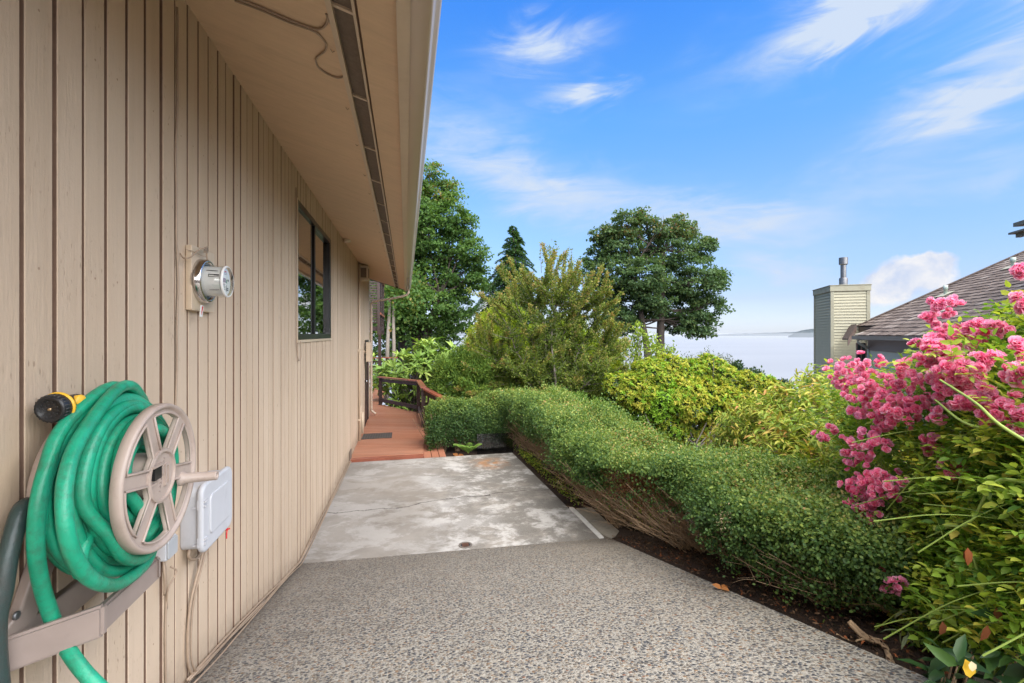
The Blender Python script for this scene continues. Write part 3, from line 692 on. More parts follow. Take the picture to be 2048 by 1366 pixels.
# louvred vent box up under the eave, with its conduit down the wall
b = MB(); b.box((WALLX, 8.70, 2.86), (WALLX + .17, 8.98, 3.12)); vb = b.build('eave_vent_box', M_TAN, house, bevel=.006)
b = MB(); b.box((WALLX + .170, 8.745, 2.90), (WALLX + .172, 8.935, 3.08)); b.box((WALLX + .03, 8.698, 2.90), (WALLX + .14, 8.70, 3.08)); build_each(b, 'vent_grille', M_VENT, vb)
b = MB(); b.tube([(WALLX + .024, 8.66, 3.14), (WALLX + .024, 8.66, -.1)], .02, 10)
b.tube([(WALLX + .02, 8.86, .55), (WALLX + .02, 8.86, -.1)], .018, 10); b.tube([(WALLX + .02, 9.3, 0.35), (WALLX + .02, 9.3, -.1)], .022, 10); build_each(b, 'conduit', M_TAN, house, True)
b = MB(); b.box((WALLX + .002, 8.63, 1.55), (WALLX + .05, 8.69, 1.60)); b.box((WALLX + .002, 8.63, 0.3), (WALLX + .05, 8.69, .33)); build_each(b, 'conduit_strap', M_TAN, house)
# small dark vent hole at the foot of the wall
b = MB(); b.box((WALLX, 7.30, -0.07), (WALLX + .012, 7.55, 0.07)); build_each(b, 'foundation_vent', M_VENT, house)

# box light by the door
t = thing('wall_lamp', 'flat tan box-shaped wall lamp on a stub arm beside the brown door', 'wall lamp', (WALLX, 9.9, 1.5))
b = MB(); b.box((WALLX + .045, 9.78, 1.30), (WALLX + .135, 9.90, 1.70)); b.build('lamp_shade', M_TAN, t, bevel=.004)
b = MB(); b.lathe((WALLX, 9.84, 1.50), (1, 0, 0), [(0, 0), (0, .05), (.012, .05), (.014, .015), (.046, .015)], 16); b.build('arm', M_TAN, t, True)
# small security light at the soffit
t = thing('soffit_light', 'tiny tan flush light fixed in the corner of wall and soffit past the window', 'light', (WALLX, 6.6, 3.15))
b = MB(); b.lathe((WALLX + .06, 6.55, 3.17), (0.2, 0, -1), [(0, 0), (0, .05), (.03, .055), (.05, .045), (.055, 0)], 16); b.build('lamp_body', M_TAN, t, True)

# ------------------------------------------------------------------ electricity meter
MY, MZ = 2.12, 2.088
t = thing('electricity_meter', 'round glass electricity meter with bright steel ring on a tan backplate', 'electricity meter', (WALLX, MY, MZ))
me = plate(rrect(.215, .255, .006), [], .022, .002); o = link('backplate', me, M_TAN, t); o.matrix_basis = Matrix.Translation((0, 0, 0)); 
me.transform(wallM(WALLX + .012, 2.142, 2.093))
b = MB(); b.lathe((WALLX + .020, MY, MZ), (1, 0, 0), [(0, .0905), (.004, .091), (.030, .088), (.034, .083), (.032, .077), (.020, .074)], 48); b.build('steel_ring', M_CHROME, t, True)
b = MB(); b.lathe((WALLX + .022, MY, MZ), (1, 0, 0), [(0.001, 0), (.001, .075), (.020, .0745), (.022, .066)], 48); b.build('gasket', simple('blue grey gasket', (0.16, 0.19, 0.21), 0.4, .1, 20, 0), t, True)
b = MB(); b.lathe((WALLX + .030, MY, MZ), (1, 0, 0), [(0.0, .0635), (.080, .0585), (.0805, .0)], 48); body_ = b.build('meter_body', simple('grey meter drum', (0.62, 0.60, 0.57), 0.3, .05, 16, 0), t, True)
body_.data.polygons.foreach_set('use_smooth', [True] * len(body_.data.polygons)); md = body_.modifiers.new('e', 'EDGE_SPLIT'); md.split_angle = R(50)
b = MB(); b.lathe((WALLX + .028, MY, MZ), (1, 0, 0), [(0.0, .0705), (.086, .0645), (.092, .0625), (.096, .058), (.097, .0)], 48); b.build('glass_cover', M_DOME, t, True)
b = MB(); b.lathe((WALLX + .114, MY, MZ), (1, 0, 0), [(0.0, .0640), (.004, .0655), (.008, .0640), (.010, .0600), (.006, .0595)], 48); b.build('cover_rim', M_WHITE, t, True)
xf = WALLX + .1112
b = MB(); b.lathe((xf - .0004, MY, MZ), (1, 0, 0), [(0, .056), (.0006, .056), (.0008, 0)], 40); b.build('dial_face', M_WHITE, t)
def fbox(mb, y0, z0, y1, z1): mb.box((xf + .0006, MY + y0, MZ + z0), (xf + .0012, MY + y1, MZ + z1))
b = MB(); fbox(b, -.026, -.004, .004, .014); b.build('display', simple('pinkish display', (0.35, 0.26, 0.30), .2, .05, 30, 0), t)
b = MB(); fbox(b, .006, -.006, .016, .010); b.build('display_label', simple('green label', (0.15, 0.30, 0.2), .3, .1, 30, 0), t)
b = MB()
for z0 in (-.014, -.020, -.027, -.034): fbox(b, -.024, z0, -.002, z0 + .0018)
for z0 in (.030, .036): fbox(b, -.014, z0, .018, z0 + .0016)
fbox(b, .008, -.040, .011, -.012); fbox(b, .014, -.036, .030, -.031); fbox(b, .014, -.028, .030, -.024); fbox(b, .022, .004, .034, .012)
build_each(b, 'dial_print', simple('dark print', (0.06, 0.06, 0.09), .5, .1, 30, 0), t)
b = MB()
fbox(b, -.018, .040, .012, .044); fbox(b, -.024, -.0095, -.012, -.008); build_each(b, 'dial_print', M_RED, t)
# marks on the drum
b = MB()
for a0, a1, x0, x1 in ((150, 152, .02, .06), (200, 202, .045, .085), (222, 224, .045, .085), (205, 219, .0445, .0465)):
    for aa in range(a0, a1, 1):
        pass
def drum(mb, a0, a1, x0, x1, r=.0735):
    n = max(1, int((a1 - a0) / 4)); pts = []
    for i in range(n + 1):
        a = R(a0 + (a1 - a0) * i / n)
        rr = lambda x: .0648 - .0667 * (x) * 1.0
        for x in (x0, x1):
            q = rr(x - .03) + .0006; pts.append((WALLX + x, MY - math.cos(a) * q, MZ + math.sin(a) * q))
    mb.poly(pts, [(2 * i, 2 * i + 1, 2 * i + 3, 2 * i + 2) for i in range(n)])
b = MB(); drum(b, 38, 41, .06, .10); drum(b, 20, 23, .070, .108); drum(b, 12, 14, .070, .108); drum(b, 12, 23, .070, .072); drum(b, -40, -38, .07, .105); drum(b, 18, 21, .090, .108); 
build_each(b, 'drum_mark', M_BLACK, t)
# seal tag and the ground wires twisted over the top
b = MB(); p = onw(402, 608, .80)
b.poly([(-.795, p.y - .012, p.z - .005), (-.795, p.y + .012, p.z - .008), (-.800, p.y + .013, p.z - .052), (-.800, p.y - .009, p.z - .050), (-.797, p.y - .012, p.z - .005), (-.797, p.y + .012, p.z - .008), (-.802, p.y + .013, p.z - .052), (-.802, p.y - .009, p.z - .050)], [(0, 1, 2, 3), (7, 6, 5, 4), (0, 4, 5, 1), (1, 5, 6, 2), (2, 6, 7, 3), (3, 7, 4, 0)])
tagp = b.build('seal_tag', M_WHITE, t)
b = MB(); b.poly([(-.7945, p.y - .003, p.z - .008), (-.7945, p.y + .009, p.z - .010), (-.7992, p.y + .004, p.z - .046), (-.7992, p.y - .001, p.z - .042)], [(0, 1, 2, 3)]); b.build('tag_stripe', M_RED, tagp)
b = MB()
b.tube(spline([onw(361, 507, .842), onw(366, 515, .83), onw(374, 517, .815), (onw(386, 511, .805)), onw(398, 500, .80), onw(406, 497, .79), onw(412, 500, .79)], 5), .0028, 6)
b.tube(spline([onw(372, 499, .83), onw(386, 503, .82), onw(402, 511, .81), onw(412, 514, .80)], 4), .0016, 5)
b.tube(spline([onw(411, 494, .80), onw(413, 505, .80), onw(414, 515, .80), onw(416, 523, .80)], 4), .0035, 6)
for q in range(5): b.tube([onw(408, 495 + q * 2.5, .80), onw(416, 494 + q * 2.6, .795)], .0022, 5)
b.build('wire', M_CABLE, t, True)

# ------------------------------------------------------------------ phone box
BY0, BY1, BZ0, BZ1 = 1.985, 2.275, 1.025, 1.275
t = thing('utility_box', 'pale grey plastic utility box with hinged lid low on the wall behind the hose reel', 'utility box', (WALLX, 2.13, 1.17))
yc, zc = (BY0 + BY1) / 2, (BZ0 + BZ1) / 2
me = plate(rrect(BY1 - BY0 - .016, BZ1 - BZ0 - .016, .028), [], .062, .004); me.transform(wallM(WALLX + .031, yc, zc)); link('box_body', me, M_GREYB, t)
me = plate(rrect(BY1 - BY0, BZ1 - BZ0, .034), [], .024, .010); me.transform(wallM(WALLX + .072, yc, zc)); lid = link('lid', me, M_GREYB, t)
me = plate(rrect(BY1 - BY0 - .09, BZ1 - BZ0 - .10, .02), [], .010, .004); me.transform(wallM(WALLX + .0845, yc + .01, zc)); link('lid_panel', me, M_GREYB, lid)
b = MB()
for zz in (zc - .085, zc + .06):
    b.tube([(WALLX + .066, BY0 - .004, zz - .018), (WALLX + .066, BY0 - .004, zz + .018)], .006, 8); b.box((WALLX + .045, BY0 - .003, zz - .015), (WALLX + .066, BY0 + .012, zz - .008)); b.box((WALLX + .066, BY0 - .002, zz + .005), (WALLX + .090, BY0 + .022, zz + .014))
    b.box((WALLX + .066, BY0 - .002, zz - .010), (WALLX + .090, BY0 + .022, zz - .002))
build_each(b, 'hinge', M_GREYB, t)
b = MB(); b.tube(spline([(WALLX + .075, 2.225, BZ0 + .004), (WALLX + .08, 2.232, BZ0 - .012), (WALLX + .08, 2.226, BZ0 - .026), (WALLX + .085, 2.21, BZ0 - .045)], 4), .003, 6); b.tube([(WALLX + .078, 2.218, BZ0 - .010), (WALLX + .085, 2.245, BZ0 - .016)], .0035, 6); b.build('seal_tie', M_RED, t)
# little junction box to the left
t = thing('junction_box', 'small grey junction box half hidden behind the rim of the hose reel', 'junction box', (WALLX, 1.86, 1.07))
me = plate(rrect(.07, .065, .006), [], .034, .003); me.transform(wallM(WALLX + .018, 1.845, 1.115)); link('box_body', me, M_GREYB, t)
me = plate(rrect(.064, .059, .006), [], .006, .002); me.transform(wallM(WALLX + .038, 1.845, 1.115)); link('cover', me, simple('dull steel cover', (0.40, 0.41, 0.42), .4, .1, 20, 0), t)

# cables
def cable(name, pts, r, label, m=M_CABLE, n=6, extra=()):
    b = MB(); b.tube(spline(pts, n), r, 7)
    for e, er in extra: b.tube(spline(e, n), er, 7)
    return tag(b.build(name, m, None, True), label, 'cable')
XC = WALLX + .006
vp = [(XC, 1.952 + .006 * math.sin(z * 7) + .003 * math.sin(z * 19), z) for z in np.linspace(3.1, 1.30, 26)]
cable('cable', vp, .0038, 'thin tan cable running straight down the wall just left of the electricity meter', n=3)
def gw(y): return gz(WALLX, y)
base = []
for k in range(3):
    pts = [];
    ys = np.linspace(2.02, 10.0, 34)
    for i, y in enumerate(ys):
        pts.append((WALLX + .012 + .007 * k, y, gw(y) + .012 + .012 * (2 - k) + .008 * math.sin(y * 3 + k * 2) + rnd.uniform(-.003, .003)))
    base.append(pts)
drop = [(XC + .03, 2.15, BZ0 + .01), (XC + .02, 2.10, .93), (XC + .006, 2.05, .80), (XC + .004, 2.03, .66), (XC + .006, 2.04, .55), (XC + .008, 2.10, .485), (XC + .01, 2.25, .45)]
cable('cable', base[0], .0055, 'bundle of thin tan cables lying along the foot of the wall', n=3, extra=[(base[1], .0045), (base[2], .004)])
cable('cable', drop + [(XC + .012, 2.6, gw(2.6) + .03), (XC + .012, 3.0, gw(3.0) + .025)], .0055, 'tan cable looping down from the grey utility box to the foot of the wall', extra=[([(a + .004, b_ + .018, c) for a, b_, c in drop], .004), ([(XC + .02, 2.02, BZ0 + .02), (XC + .02, 2.0, 1.01), (XC + .025, 2.05, .975), (XC + .02, 2.13, .985), (XC + .03, 2.17, 1.03)], .0065)])
cable('cable', [(XC, 1.85, 1.09), (XC + .004, 1.86, 1.02), (XC, 1.875, .93), (XC, 1.868, .8), (XC, 1.872, .6), (XC, 1.87, .5)], .004, 'straggling tan cable hanging below the small junction box', extra=[([(XC + .01, 1.83, 1.09), (XC + .02, 1.82, 1.02), (XC + .01, 1.84, .95)], .004), ([(XC + .012, 1.88, 1.03), (XC + .022, 1.90, 1.0), (XC + .008, 1.87, .955), (XC, 1.88, .88)], .003)])
cable('cable', [(XC + .0, 3.86, 3.02), (XC + .002, 3.862, 2.4), (XC + .002, 3.86, 1.9), (XC + .003, 3.865, 1.76), (XC + .004, 3.91, 1.665), (XC + .012, 3.965, 1.675), (XC + .01, 3.975, 1.76), (XC + .008, 3.975, 1.81)], .004, 'hooked tan cable end beside the lower left corner of the window')
def so_(px, py, d=.006):
    """a point on the sloping soffit seen at px, py"""
    a = (px - 1024) / 910.0; bq = (668 - py) / 910.0; dx, dy, dz = CT * a + ST, CT - ST * a, bq
    t_ = (3.18 - d - EYE - 0.30 * 0.845) / (dz + 0.30 * dx); return (t_ * dx, t_ * dy, EYE + t_ * dz)
cable('cable', [so_(470, -4), so_(520, 14), so_(575, 38), so_(620, 55), so_(641, 58), so_(653, 47), so_(657, 30)], .0042, 'pair of tan cables stapled across the soffit at the top edge', extra=[([so_(470, 2), so_(520, 20), so_(575, 44), so_(615, 58)], .004)])
cable('cable', [so_(617, 58), so_(636, 68), so_(652, 88), so_(650, 102), so_(636, 113), so_(632, 123), so_(638, 136), so_(655, 148), so_(676, 156), so_(688, 152), so_(690, 144)], .0042, 'S-shaped tan cable wriggling over the soffit beside the vent strip', extra=[([so_(652, 28), so_(666, 60), so_(680, 110), so_(690, 146)], .003)])

# ------------------------------------------------------------------ hose reel
RC = (1.412, 1.488); RR = .193; XB, XFR = -.806, -.650
reel = thing('hose_reel', 'taupe plastic hose reel with six spoked flange and crank handle on the siding', 'hose reel', (WALLX, RC[0], RC[1]))
def reel_plate(spoke, r0, r1):
    holes = []
    for k in range(6):
        a0 = R(-10 + 60 * k); a1 = a0 + R(60); pts = []
        def off(r, a, s): # point at radius r beside spoke a, offset s
            w = spoke / 2; q = math.sqrt(max(r * r - w * w, 0)); return (q * math.cos(a) - s * w * math.sin(a), q * math.sin(a) + s * w * math.cos(a))
        p0 = off(r1, a0, 1); p1 = off(r1, a1, -1); A0 = math.atan2(p0[1], p0[0]); A1 = math.atan2(p1[1], p1[0])
        while A1 < A0: A1 += 2 * math.pi
        pts = [(r1 * math.cos(A0 + (A1 - A0) * i / 8), r1 * math.sin(A0 + (A1 - A0) * i / 8)) for i in range(9)]
        pts += [off(r0, a1, -1)]; pts += [off(r0, a0, 1)]
        holes.append(pts)
    return holes
for xx, nm in ((XFR, 'front_flange'), (XB, 'rear_flange')):
    me = plate(circle(RR - .004, 96), reel_plate(.038, .072, .168), .012, .002); me.transform(wallM(xx, *RC)); fl = link(nm, me, M_PLAST, reel)
    b = MB(); b.lathe((xx, *RC), (1, 0, 0), [(-.010, RR - .010), (-.012, RR - .004), (-.010, RR), (.008, RR), (.014, RR - .003), (.015, RR - .008), (.012, RR - .013), (.004, RR - .015), (.004, RR - .026)], 96)
    b.build('rim', M_PLAST, fl, True)
    # raised lips round the windows
    b = MB()
    for hp in reel_plate(.038, .072, .168):
        pts = [Vector((xx + .008, RC[0] + p[0], RC[1] + p[1])) for p in hp]; b.tube(pts + [pts[0]], .0035, 6, False)
    b.build('window_lip', M_PLAST, fl, True)
b = MB(); b.lathe((XFR + .003, *RC), (1, 0, 0), [(0, .071), (.008, .070), (.010, .067), (.010, .063), (.004, .061), (.003, .0)], 48); hub = b.build('hub', M_PLAST, reel, auto=40)
b = MB(); b.lathe((XB, *RC), (1, 0, 0), [(0, .062), (XFR - XB, .062)], 32); b.build('drum', M_PLAST, reel, True)
b = MB(); b.box((XFR + .006, RC[0] - .052, RC[1] + .000), (XFR + .016, RC[0] - .018, RC[1] + .030)); b.build('clip', M_BLACK, hub)
b = MB(); b.box((XFR + .006, RC[0] - .058, RC[1] + .032), (XFR + .017, RC[0] - .012, RC[1] + .038)); b.box((XFR + .006, RC[0] - .012, RC[1] + .006), (XFR + .016, RC[0] - .007, RC[1] + .038)); b.box((XFR + .006, RC[0] - .060, RC[1] - .014), (XFR + .012, RC[0] - .034, RC[1] - .008))
b.box((XFR + .006, RC[0] + .010, RC[1] - .026), (XFR + .013, RC[0] + .015, RC[1] + .022)); b.box((XFR + .006, RC[0] + .010, RC[1] + .022), (XFR + .013, RC[0] + .036, RC[1] + .027)); b.box((XFR + .006, RC[0] + .010, RC[1] - .031), (XFR + .013, RC[0] + .030, RC[1] - .026)); b.box((XFR + .006, RC[0] + .031, RC[1] - .026), (XFR + .011, RC[0] + .036, RC[1] + .022))
build_each(b, 'latch', M_PLAST, hub)
# raised worn moulding down the hub plate
b = MB()
for i in range(9):
    zz = RC[1] + .045 - i * .0105; yy = RC[0] + .012 - .003 * i
    b.tube([(XFR + .0062, yy - .004, zz), (XFR + .0068, yy + .004, zz + rnd.uniform(-.001, .004)), (XFR + .0062, yy + .005, zz - .005)], .0011, 4)
b.build('moulded_mark', M_BRKT, hub, True)
HP = (RC[0] + .118, RC[1] - .045)
b = MB(); b.lathe((XFR, *HP), (1, 0.03, .02), [(0, .021), (.010, .020), (.016, .0145), (.095, .0130), (.098, .0125), (.098, .0085), (.080, .008)], 24); b.build('crank_handle', M_PLAST, reel, True)
# wall bracket with the basket arms
def wp_(y, z): return (y - RC[0], z - RC[1])
outer = [wp_(1.155, 1.165), wp_(1.62, 1.165), wp_(1.60, 1.24), wp_(1.50, 1.40), wp_(1.46, 1.52), wp_(1.38, 1.52), wp_(1.30, 1.42), wp_(1.215, 1.26), wp_(1.16, 1.235)]
hole = [wp_(1.25, 1.225), wp_(1.53, 1.225), wp_(1.45, 1.38), wp_(1.35, 1.38)]
me = plate(outer, [hole], .024, .005); me.transform(wallM(WALLX + .014, *RC)); br = link('wall_bracket', me, M_BRKT, reel)
b = MB()
A = [(WALLX + .01, 1.172, 1.195), (-.70, 1.255, 1.193)]
b.obox((WALLX + .01, 1.158, 1.155), (.150, .085, .01), (0, .022, 0), (0, 0, .075))
b.obox((WALLX + .01, 1.56, 1.165), (.150, -.075, .005), (0, .020, 0), (0, 0, .062))
b.obox((-.712, 1.238, 1.165), (.022, 0, 0), (0, .265, 0), (0, 0, .065))
b.obox((-.712, 1.245, 1.160), (-.05, -.02, 0), (0, .03, 0), (0, 0, .012))
b.build('basket_arm', M_BRKT, reel, bevel=.006)
b = MB()
for yy, zz in ((1.20, 1.262), (1.57, 1.25)): b.lathe((WALLX + .024, yy, zz), (1, 0, 0), [(0, .009), (.004, .009), (.006, .006), (.004, .0)], 12)
build_each(b, 'screw', M_METAL, reel, True)

# the hose wound on the drum, one continuous hose
def hose_path():
    r = random.Random(11); pts = []
    layers = [(.080, 4), (.104, 5), (.128, 5), (.152, 5), (.176, 4), (.198, 4), (.214, 2)]
    HR = .0152; d = 1
    for li, (rad, turns) in enumerate(layers):
        xmax = -.668 - max(0, rad - .165) * 0.9; xmin = -.786
        x0, x1 = (xmin, xmax) if d > 0 else (xmax, xmin); d = -d
        ph = r.uniform(0, 6); nn = turns * 26
        for i in range(nn):
            u = i / nn; a = 2 * math.pi * turns * u
            rr = rad + .008 * math.sin(a * 0.5 + ph) + .005 * math.sin(a * 1.37 + 2 * ph)
            x = x0 + (x1 - x0) * u + .012 * math.sin(a + ph) + .006 * math.sin(a * .37 + ph)
            slack = 1 + (.16 if li >= 3 else .06) * max(0, -math.sin(a)) * (0.4 + 0.6 * math.sin(a * .23 + ph) ** 2)
            pts.append((min(max(x, -.790), xmax + .006), RC[0] - math.cos(a) * rr, RC[1] + math.sin(a) * rr * slack))
    return pts
HPTH = [Vector(p) for p in hose_path()]
# the last big slack loops in front and the tail going down
tail = [(-.775, RC[0] + .18, RC[1] + .11), (-.745, RC[0] + .085, RC[1] + .222), (-.73, RC[0] - .03, RC[1] + .238), onw(165, 868, .712), onw(133, 950, .69), onw(130, 1040, .672), onw(150, 1115, .664), onw(190, 1163, .662), onw(245, 1165, .675), onw(300, 1110, .70),
        (-.735, RC[0] + .17, RC[1] - .14), (-.755, RC[0] + .215, RC[1] + .02), (-.765, RC[0] + .14, RC[1] + .17), (-.757, RC[0], RC[1] + .243), onw(130, 850, .765), onw(92, 940, .755), onw(74, 1030, .755), onw(74, 1120, .765), onw(92, 1200, .775), onw(122, 1275, .76), onw(165, 1340, .70), onw(225, 1400, .64), onw(300, 1470, .60), onw(330, 1600, .60), (-.45, 1.15, gz(0, 1.15) + .03), (-.1, .8, gz(0, .8) + .03)]
path = HPTH[::2] + [Vector(p) for p in tail]
b = MB(); b.tube(spline(path, 5), .0146, 14)
tag(b.build('garden_hose', M_HOSE, None, True), 'bright green garden hose coiled on the taupe reel, its tail hanging down to the ground', 'hose')
b = MB(); b.tube(spline([(-.80, 1.33, 1.44), (-.80, 1.26, 1.42), onw(52, 1010, .805), onw(22, 1090, .80), onw(6, 1180, .80), onw(-8, 1290, .81), (-.81, 1.17, .9), (-.80, 1.15, .75)], 8), .0165, 12)
tag(b.build('supply_hose', M_HOSE2, None, True), 'short dark grey green hose hanging at the far left edge beside the reel bracket', 'hose')
# spray nozzle parked on the rim
t = thing('spray_nozzle', 'black round spray nozzle with yellow collar resting on top of the reel rim', 'nozzle', (-.79, 1.25, 1.70))
ax = Vector((.06, 1.0, .10)).normalized(); o0 = Vector((-.790, 1.245, 1.698))
b = MB(); b.lathe(o0, ax, [(0.004, 0), (0.003, .022), (0, .024), (0, .029), (.004, .0315), (.022, .0325), (.026, .030)], 32); hd = b.build('nozzle_head', M_RUB, t, True)
b = MB()
u_ = ax.orthogonal().normalized(); w_ = ax.cross(u_)
for k in range(24):
    a = 2 * math.pi * k / 24; q = o0 + (u_ * math.cos(a) + w_ * math.sin(a)) * .0312 + ax * .004
    b.tube([q, q + ax * .018], .0018, 5)
for rr_, n_ in ((.018, 14), (.011, 8)):
    for k in range(n_):
        a = 2 * math.pi * k / n_; q = o0 + (u_ * math.cos(a) + w_ * math.sin(a)) * rr_ + ax * .002; b.tube([q, q - ax * .0012], .0012, 5)
b.build('grip_ribs', simple('worn black plastic', (.03, .03, .03), .5, .2, 50, .1), hd, True)
b = MB(); b.lathe(o0 + ax * .002, ax, [(0, 0), (-.002, .003), (.002, .0035)], 10); b.build('brass_screw', simple('brass', (.5, .35, .2), .35, .1, 30, 0, metal=.8), hd, True)
b = MB(); b.lathe(o0 + ax * .024, ax, [(0, .031), (.001, .0345), (.006, .0345), (.007, .029)], 32); b.build('yellow_collar', M_YEL, t, True)
b = MB(); b.lathe(o0 + ax * .030, ax, [(0, .029), (.008, .026), (.02, .021), (.045, .0185), (.055, .017), (.056, 0)], 24); b.build('nozzle_body', M_RUB, t, True)
q = o0 + ax * .064 + Vector((.012, 0, .004))
b = MB(); b.lathe(q, (1, -.25, .1), [(0, .014), (.010, .0145), (.013, .012), (.0135, 0)], 20); b.build('yellow_dial', M_YEL, t, True)

# ------------------------------------------------------------------ deck
deck = thing('deck', 'red brown stained timber deck behind the concrete slab, boards laid on the diagonal', 'deck', (0, 8.5, -.1))
ZD = -.072
P1 = at(761, 800, 12.5); P2 = at(837, 800, 11.2); P3 = at(847, 800, 9.5); PE = at(893, 808, 8.7); PE.z = 0
for p in (P1, P2, P3): p.z = 0
b = MB(); b.prism([(WALLX, 7.50), (.27, 7.44), (P3.x + .03, P3.y), (P2.x + .03, P2.y), (P1.x + .03, P1.y), (-.66, 17.0), (-4.5, 17.0), (-4.5, 11.36), (WALLX, 11.36)], 'z', ZD - .04, ZD); b.build('decking', M_DECK, deck)
b = MB(); b.obox((WALLX, 7.37, ZD - .10), (1.125, -.01, 0), (0, .12, 0), (0, 0, .108)); b.build('edge_board', M_RAIL, deck, bevel=.004)
b = MB(); b.prism([(.285, 7.38), (.40, 7.38), (.40, 9.4), (.285, 9.4)], 'z', ZD - .07, ZD - .03)
b.prism([(.41, 7.38), (.52, 7.38), (.52, 9.4), (.41, 9.4)], 'z', ZD - .07, ZD - .03); b.prism([(.53, 7.38), (.63, 7.38), (.63, 9.4), (.53, 9.4)], 'z', ZD - .07, ZD - .03)
build_each(b, 'side_board', simple('red stained board', (.36, .15, .09), .5, .15, 30, .15, stretch=(1, .1, 1)), deck)
rail = thing('deck_railing', 'dark stained deck railing with red top board beside the hedge end', 'railing', (.2, 9.95, 0))
for p, top in ((P1, .66), (P2, .70), (P3, .74)):
    b = MB(); b.box((p.x - .045, p.y - .045, ZD - .01), (p.x + .045, p.y + .045, top)); b.build('post', M_BROWN, rail)
b = MB(); b.bar(P1 + Vector((-.05, .1, .68)), P2 + Vector((0.02, -.08, .72)), .13, .035); b.bar(P2 + Vector((0.0, .06, .722)), P3 + Vector((0, -.06, .762)), .125, .035); b.build('top_board', M_RAIL, rail, bevel=.003)
b = MB(); b.bar(P3 + Vector((.03, -.10, .74)), PE + Vector((.35, -.25, .44)), .13, .035); b.build('top_board', M_RAIL, rail, bevel=.003)
b = MB(); b.bar(P1 + Vector((0, 0, .06)), P2 + Vector((0, 0, .06)), .04, .09); b.bar(P1 + Vector((0, 0, .60)), P2 + Vector((0, 0, .64)), .04, .08); b.bar(P2 + Vector((0, 0, .06)), P3 + Vector((0, 0, .06)), .04, .09); build_each(b, 'cross_rail', M_BROWN, rail)
b = MB(); b.bar(P3 + Vector((.03, -.10, .66)), PE + Vector((.35, -.25, .36)), .04, .09)
for k in range(1, 8):
    q = P3.lerp(PE + Vector((.35, -.25, 0)), k / 8); b.box((q.x - .02, q.y - .02, -.3), (q.x + .02, q.y + .02, .68 - .32 * k / 8))
build_each(b, 'baluster', M_BROWN, rail)
# railing on the far side of the lower deck
rail2 = thing('deck_railing', 'low red topped railing far beyond the house corner, in front of the pale tree trunks', 'railing', (-1.5, 17, 0))
for x in (-2.4, -1.5, -.66):
    b = MB(); b.box((x - .05, 16.9, ZD), (x + .05, 17.0, 1.0)); b.build('post', M_BROWN, rail2)
b = MB(); b.bar((-2.6, 16.95, 1.02), (-.3, 16.95, 1.02), .14, .04); b.build('top_board', M_RAIL, rail2)
b = MB()
for z in (.1, .3, .5, .7, .88): b.bar((-2.6, 16.95, z), (-.66, 16.95, z), .03, .05)
build_each(b, 'cross_rail', M_BROWN, rail2)
# high balcony with slatted sides beyond the corner
bal = thing('balcony', 'dark brown slatted balcony on tall posts, seen past the house corner under the eave', 'balcony', (-1.6, 16, 2))
b = MB()
X0, X1, YA, YB = -2.6, -.80, 14.6, 17.3
b.box((X0, YA, 1.98), (X1, YB, 2.10)); b.build('floor', M_BROWN, bal)
for x, y in ((X1, YA), (X1, (YA + YB) / 2), (X1, YB), (-1.22, YA), (-1.7, YA)):
    b = MB(); b.box((x - .06, y - .06, 1.85), (x + .02, y + .06, 3.62)); b.build('post', M_BROWN, bal)
b = MB(); b.box((X1 - .05, YA + .25, -.1), (X1 + .04, YA + .36, 1.98)); b.build('support_post', M_BROWN, bal)
b = MB()
z = 2.2
while z < 3.55:
    b.box((X0, YA - .012, z), (X1 - .06, YA + .012, z + .05)); b.box((X1 - .035, YA + .06, z), (X1 - .01, YB - .06, z + .05)); z += .078
b.build('slat_panel', M_BROWN, bal)
b = MB(); b.bar((X1 - .02, YA - .2, 3.64), (X1 - .02, YB + .1, 3.64), .12, .04); b.bar((X0, YA, 3.64), (X1 - .08, YA, 3.64), .12, .04); b.bar((X1 + .02, YA - .05, 2.5), (X1 + .02, YB, 2.5), .05, .06); b.build('top_board', M_RAIL, bal)
mat_ = MB(); mat_.box((-.80, 8.78, ZD + .001), (-.26, 9.22, ZD + .014))
def mat_mat():
    m, h, b_, o = newmat('pierced rubber'); 
    v = h.n('ShaderNodeTexVoronoi'); h.l(o, v.inputs['Vector']); v.inputs['Scale'].default_value = 22; v.inputs['Randomness'].default_value = .1
    c = h.ramp(v.outputs['Distance'], [(.35, (.012, .012, .012)), (.5, (.075, .06, .05))]); h.l(c, b_.inputs['Base Color']); b_.inputs['Roughness'].default_value = .6
    bump(h, b_, v.outputs['Distance'], .5, .01); return m
tag(mat_.build('doormat', mat_mat()), 'black rubber doormat lying on the red deck by the door', 'doormat')

# ------------------------------------------------------------------ bits at the slab
t = thing('floor_drain', 'small round drain hole in the concrete at the foot of the aggregate slope', 'drain', (.62, 4.02, 0))
dc = at(931, 1092, 4.03); dc.z = 0.0
t.location = dc
b = MB(); b.lathe((dc.x, dc.y, dc.z + .001), (0, 0, 1), [(0, .062), (.004, .060), (.004, .044), (.0015, .042)], 28); b.build('collar', simple('wet cement collar', (.14, .12, .10), .6, .3, 60, .3), t)
b = MB(); b.lathe((dc.x, dc.y, dc.z + .0025), (0, 0, 1), [(0, .044), (.0002, 0.0)], 28); b.build('grate', M_BLACK, t)
b = MB()
for k in range(-2, 3): b.box((dc.x - .03, dc.y + k * .014 - .002, dc.z + .003), (dc.x + .03, dc.y + k * .014 + .002, dc.z + .005))
build_each(b, 'grate_bar', simple('rusty iron', (.16, .07, .04), .7, .3, 60, .2), t)
def flagstone(pts, z0, z1, label, m, name='paver', bev=.008):
    b = MB(); b.prism(pts, 'z', z0, z1); return tag(b.build(name, m, None, bevel=bev), label, 'paver' if name == 'paver' else name)
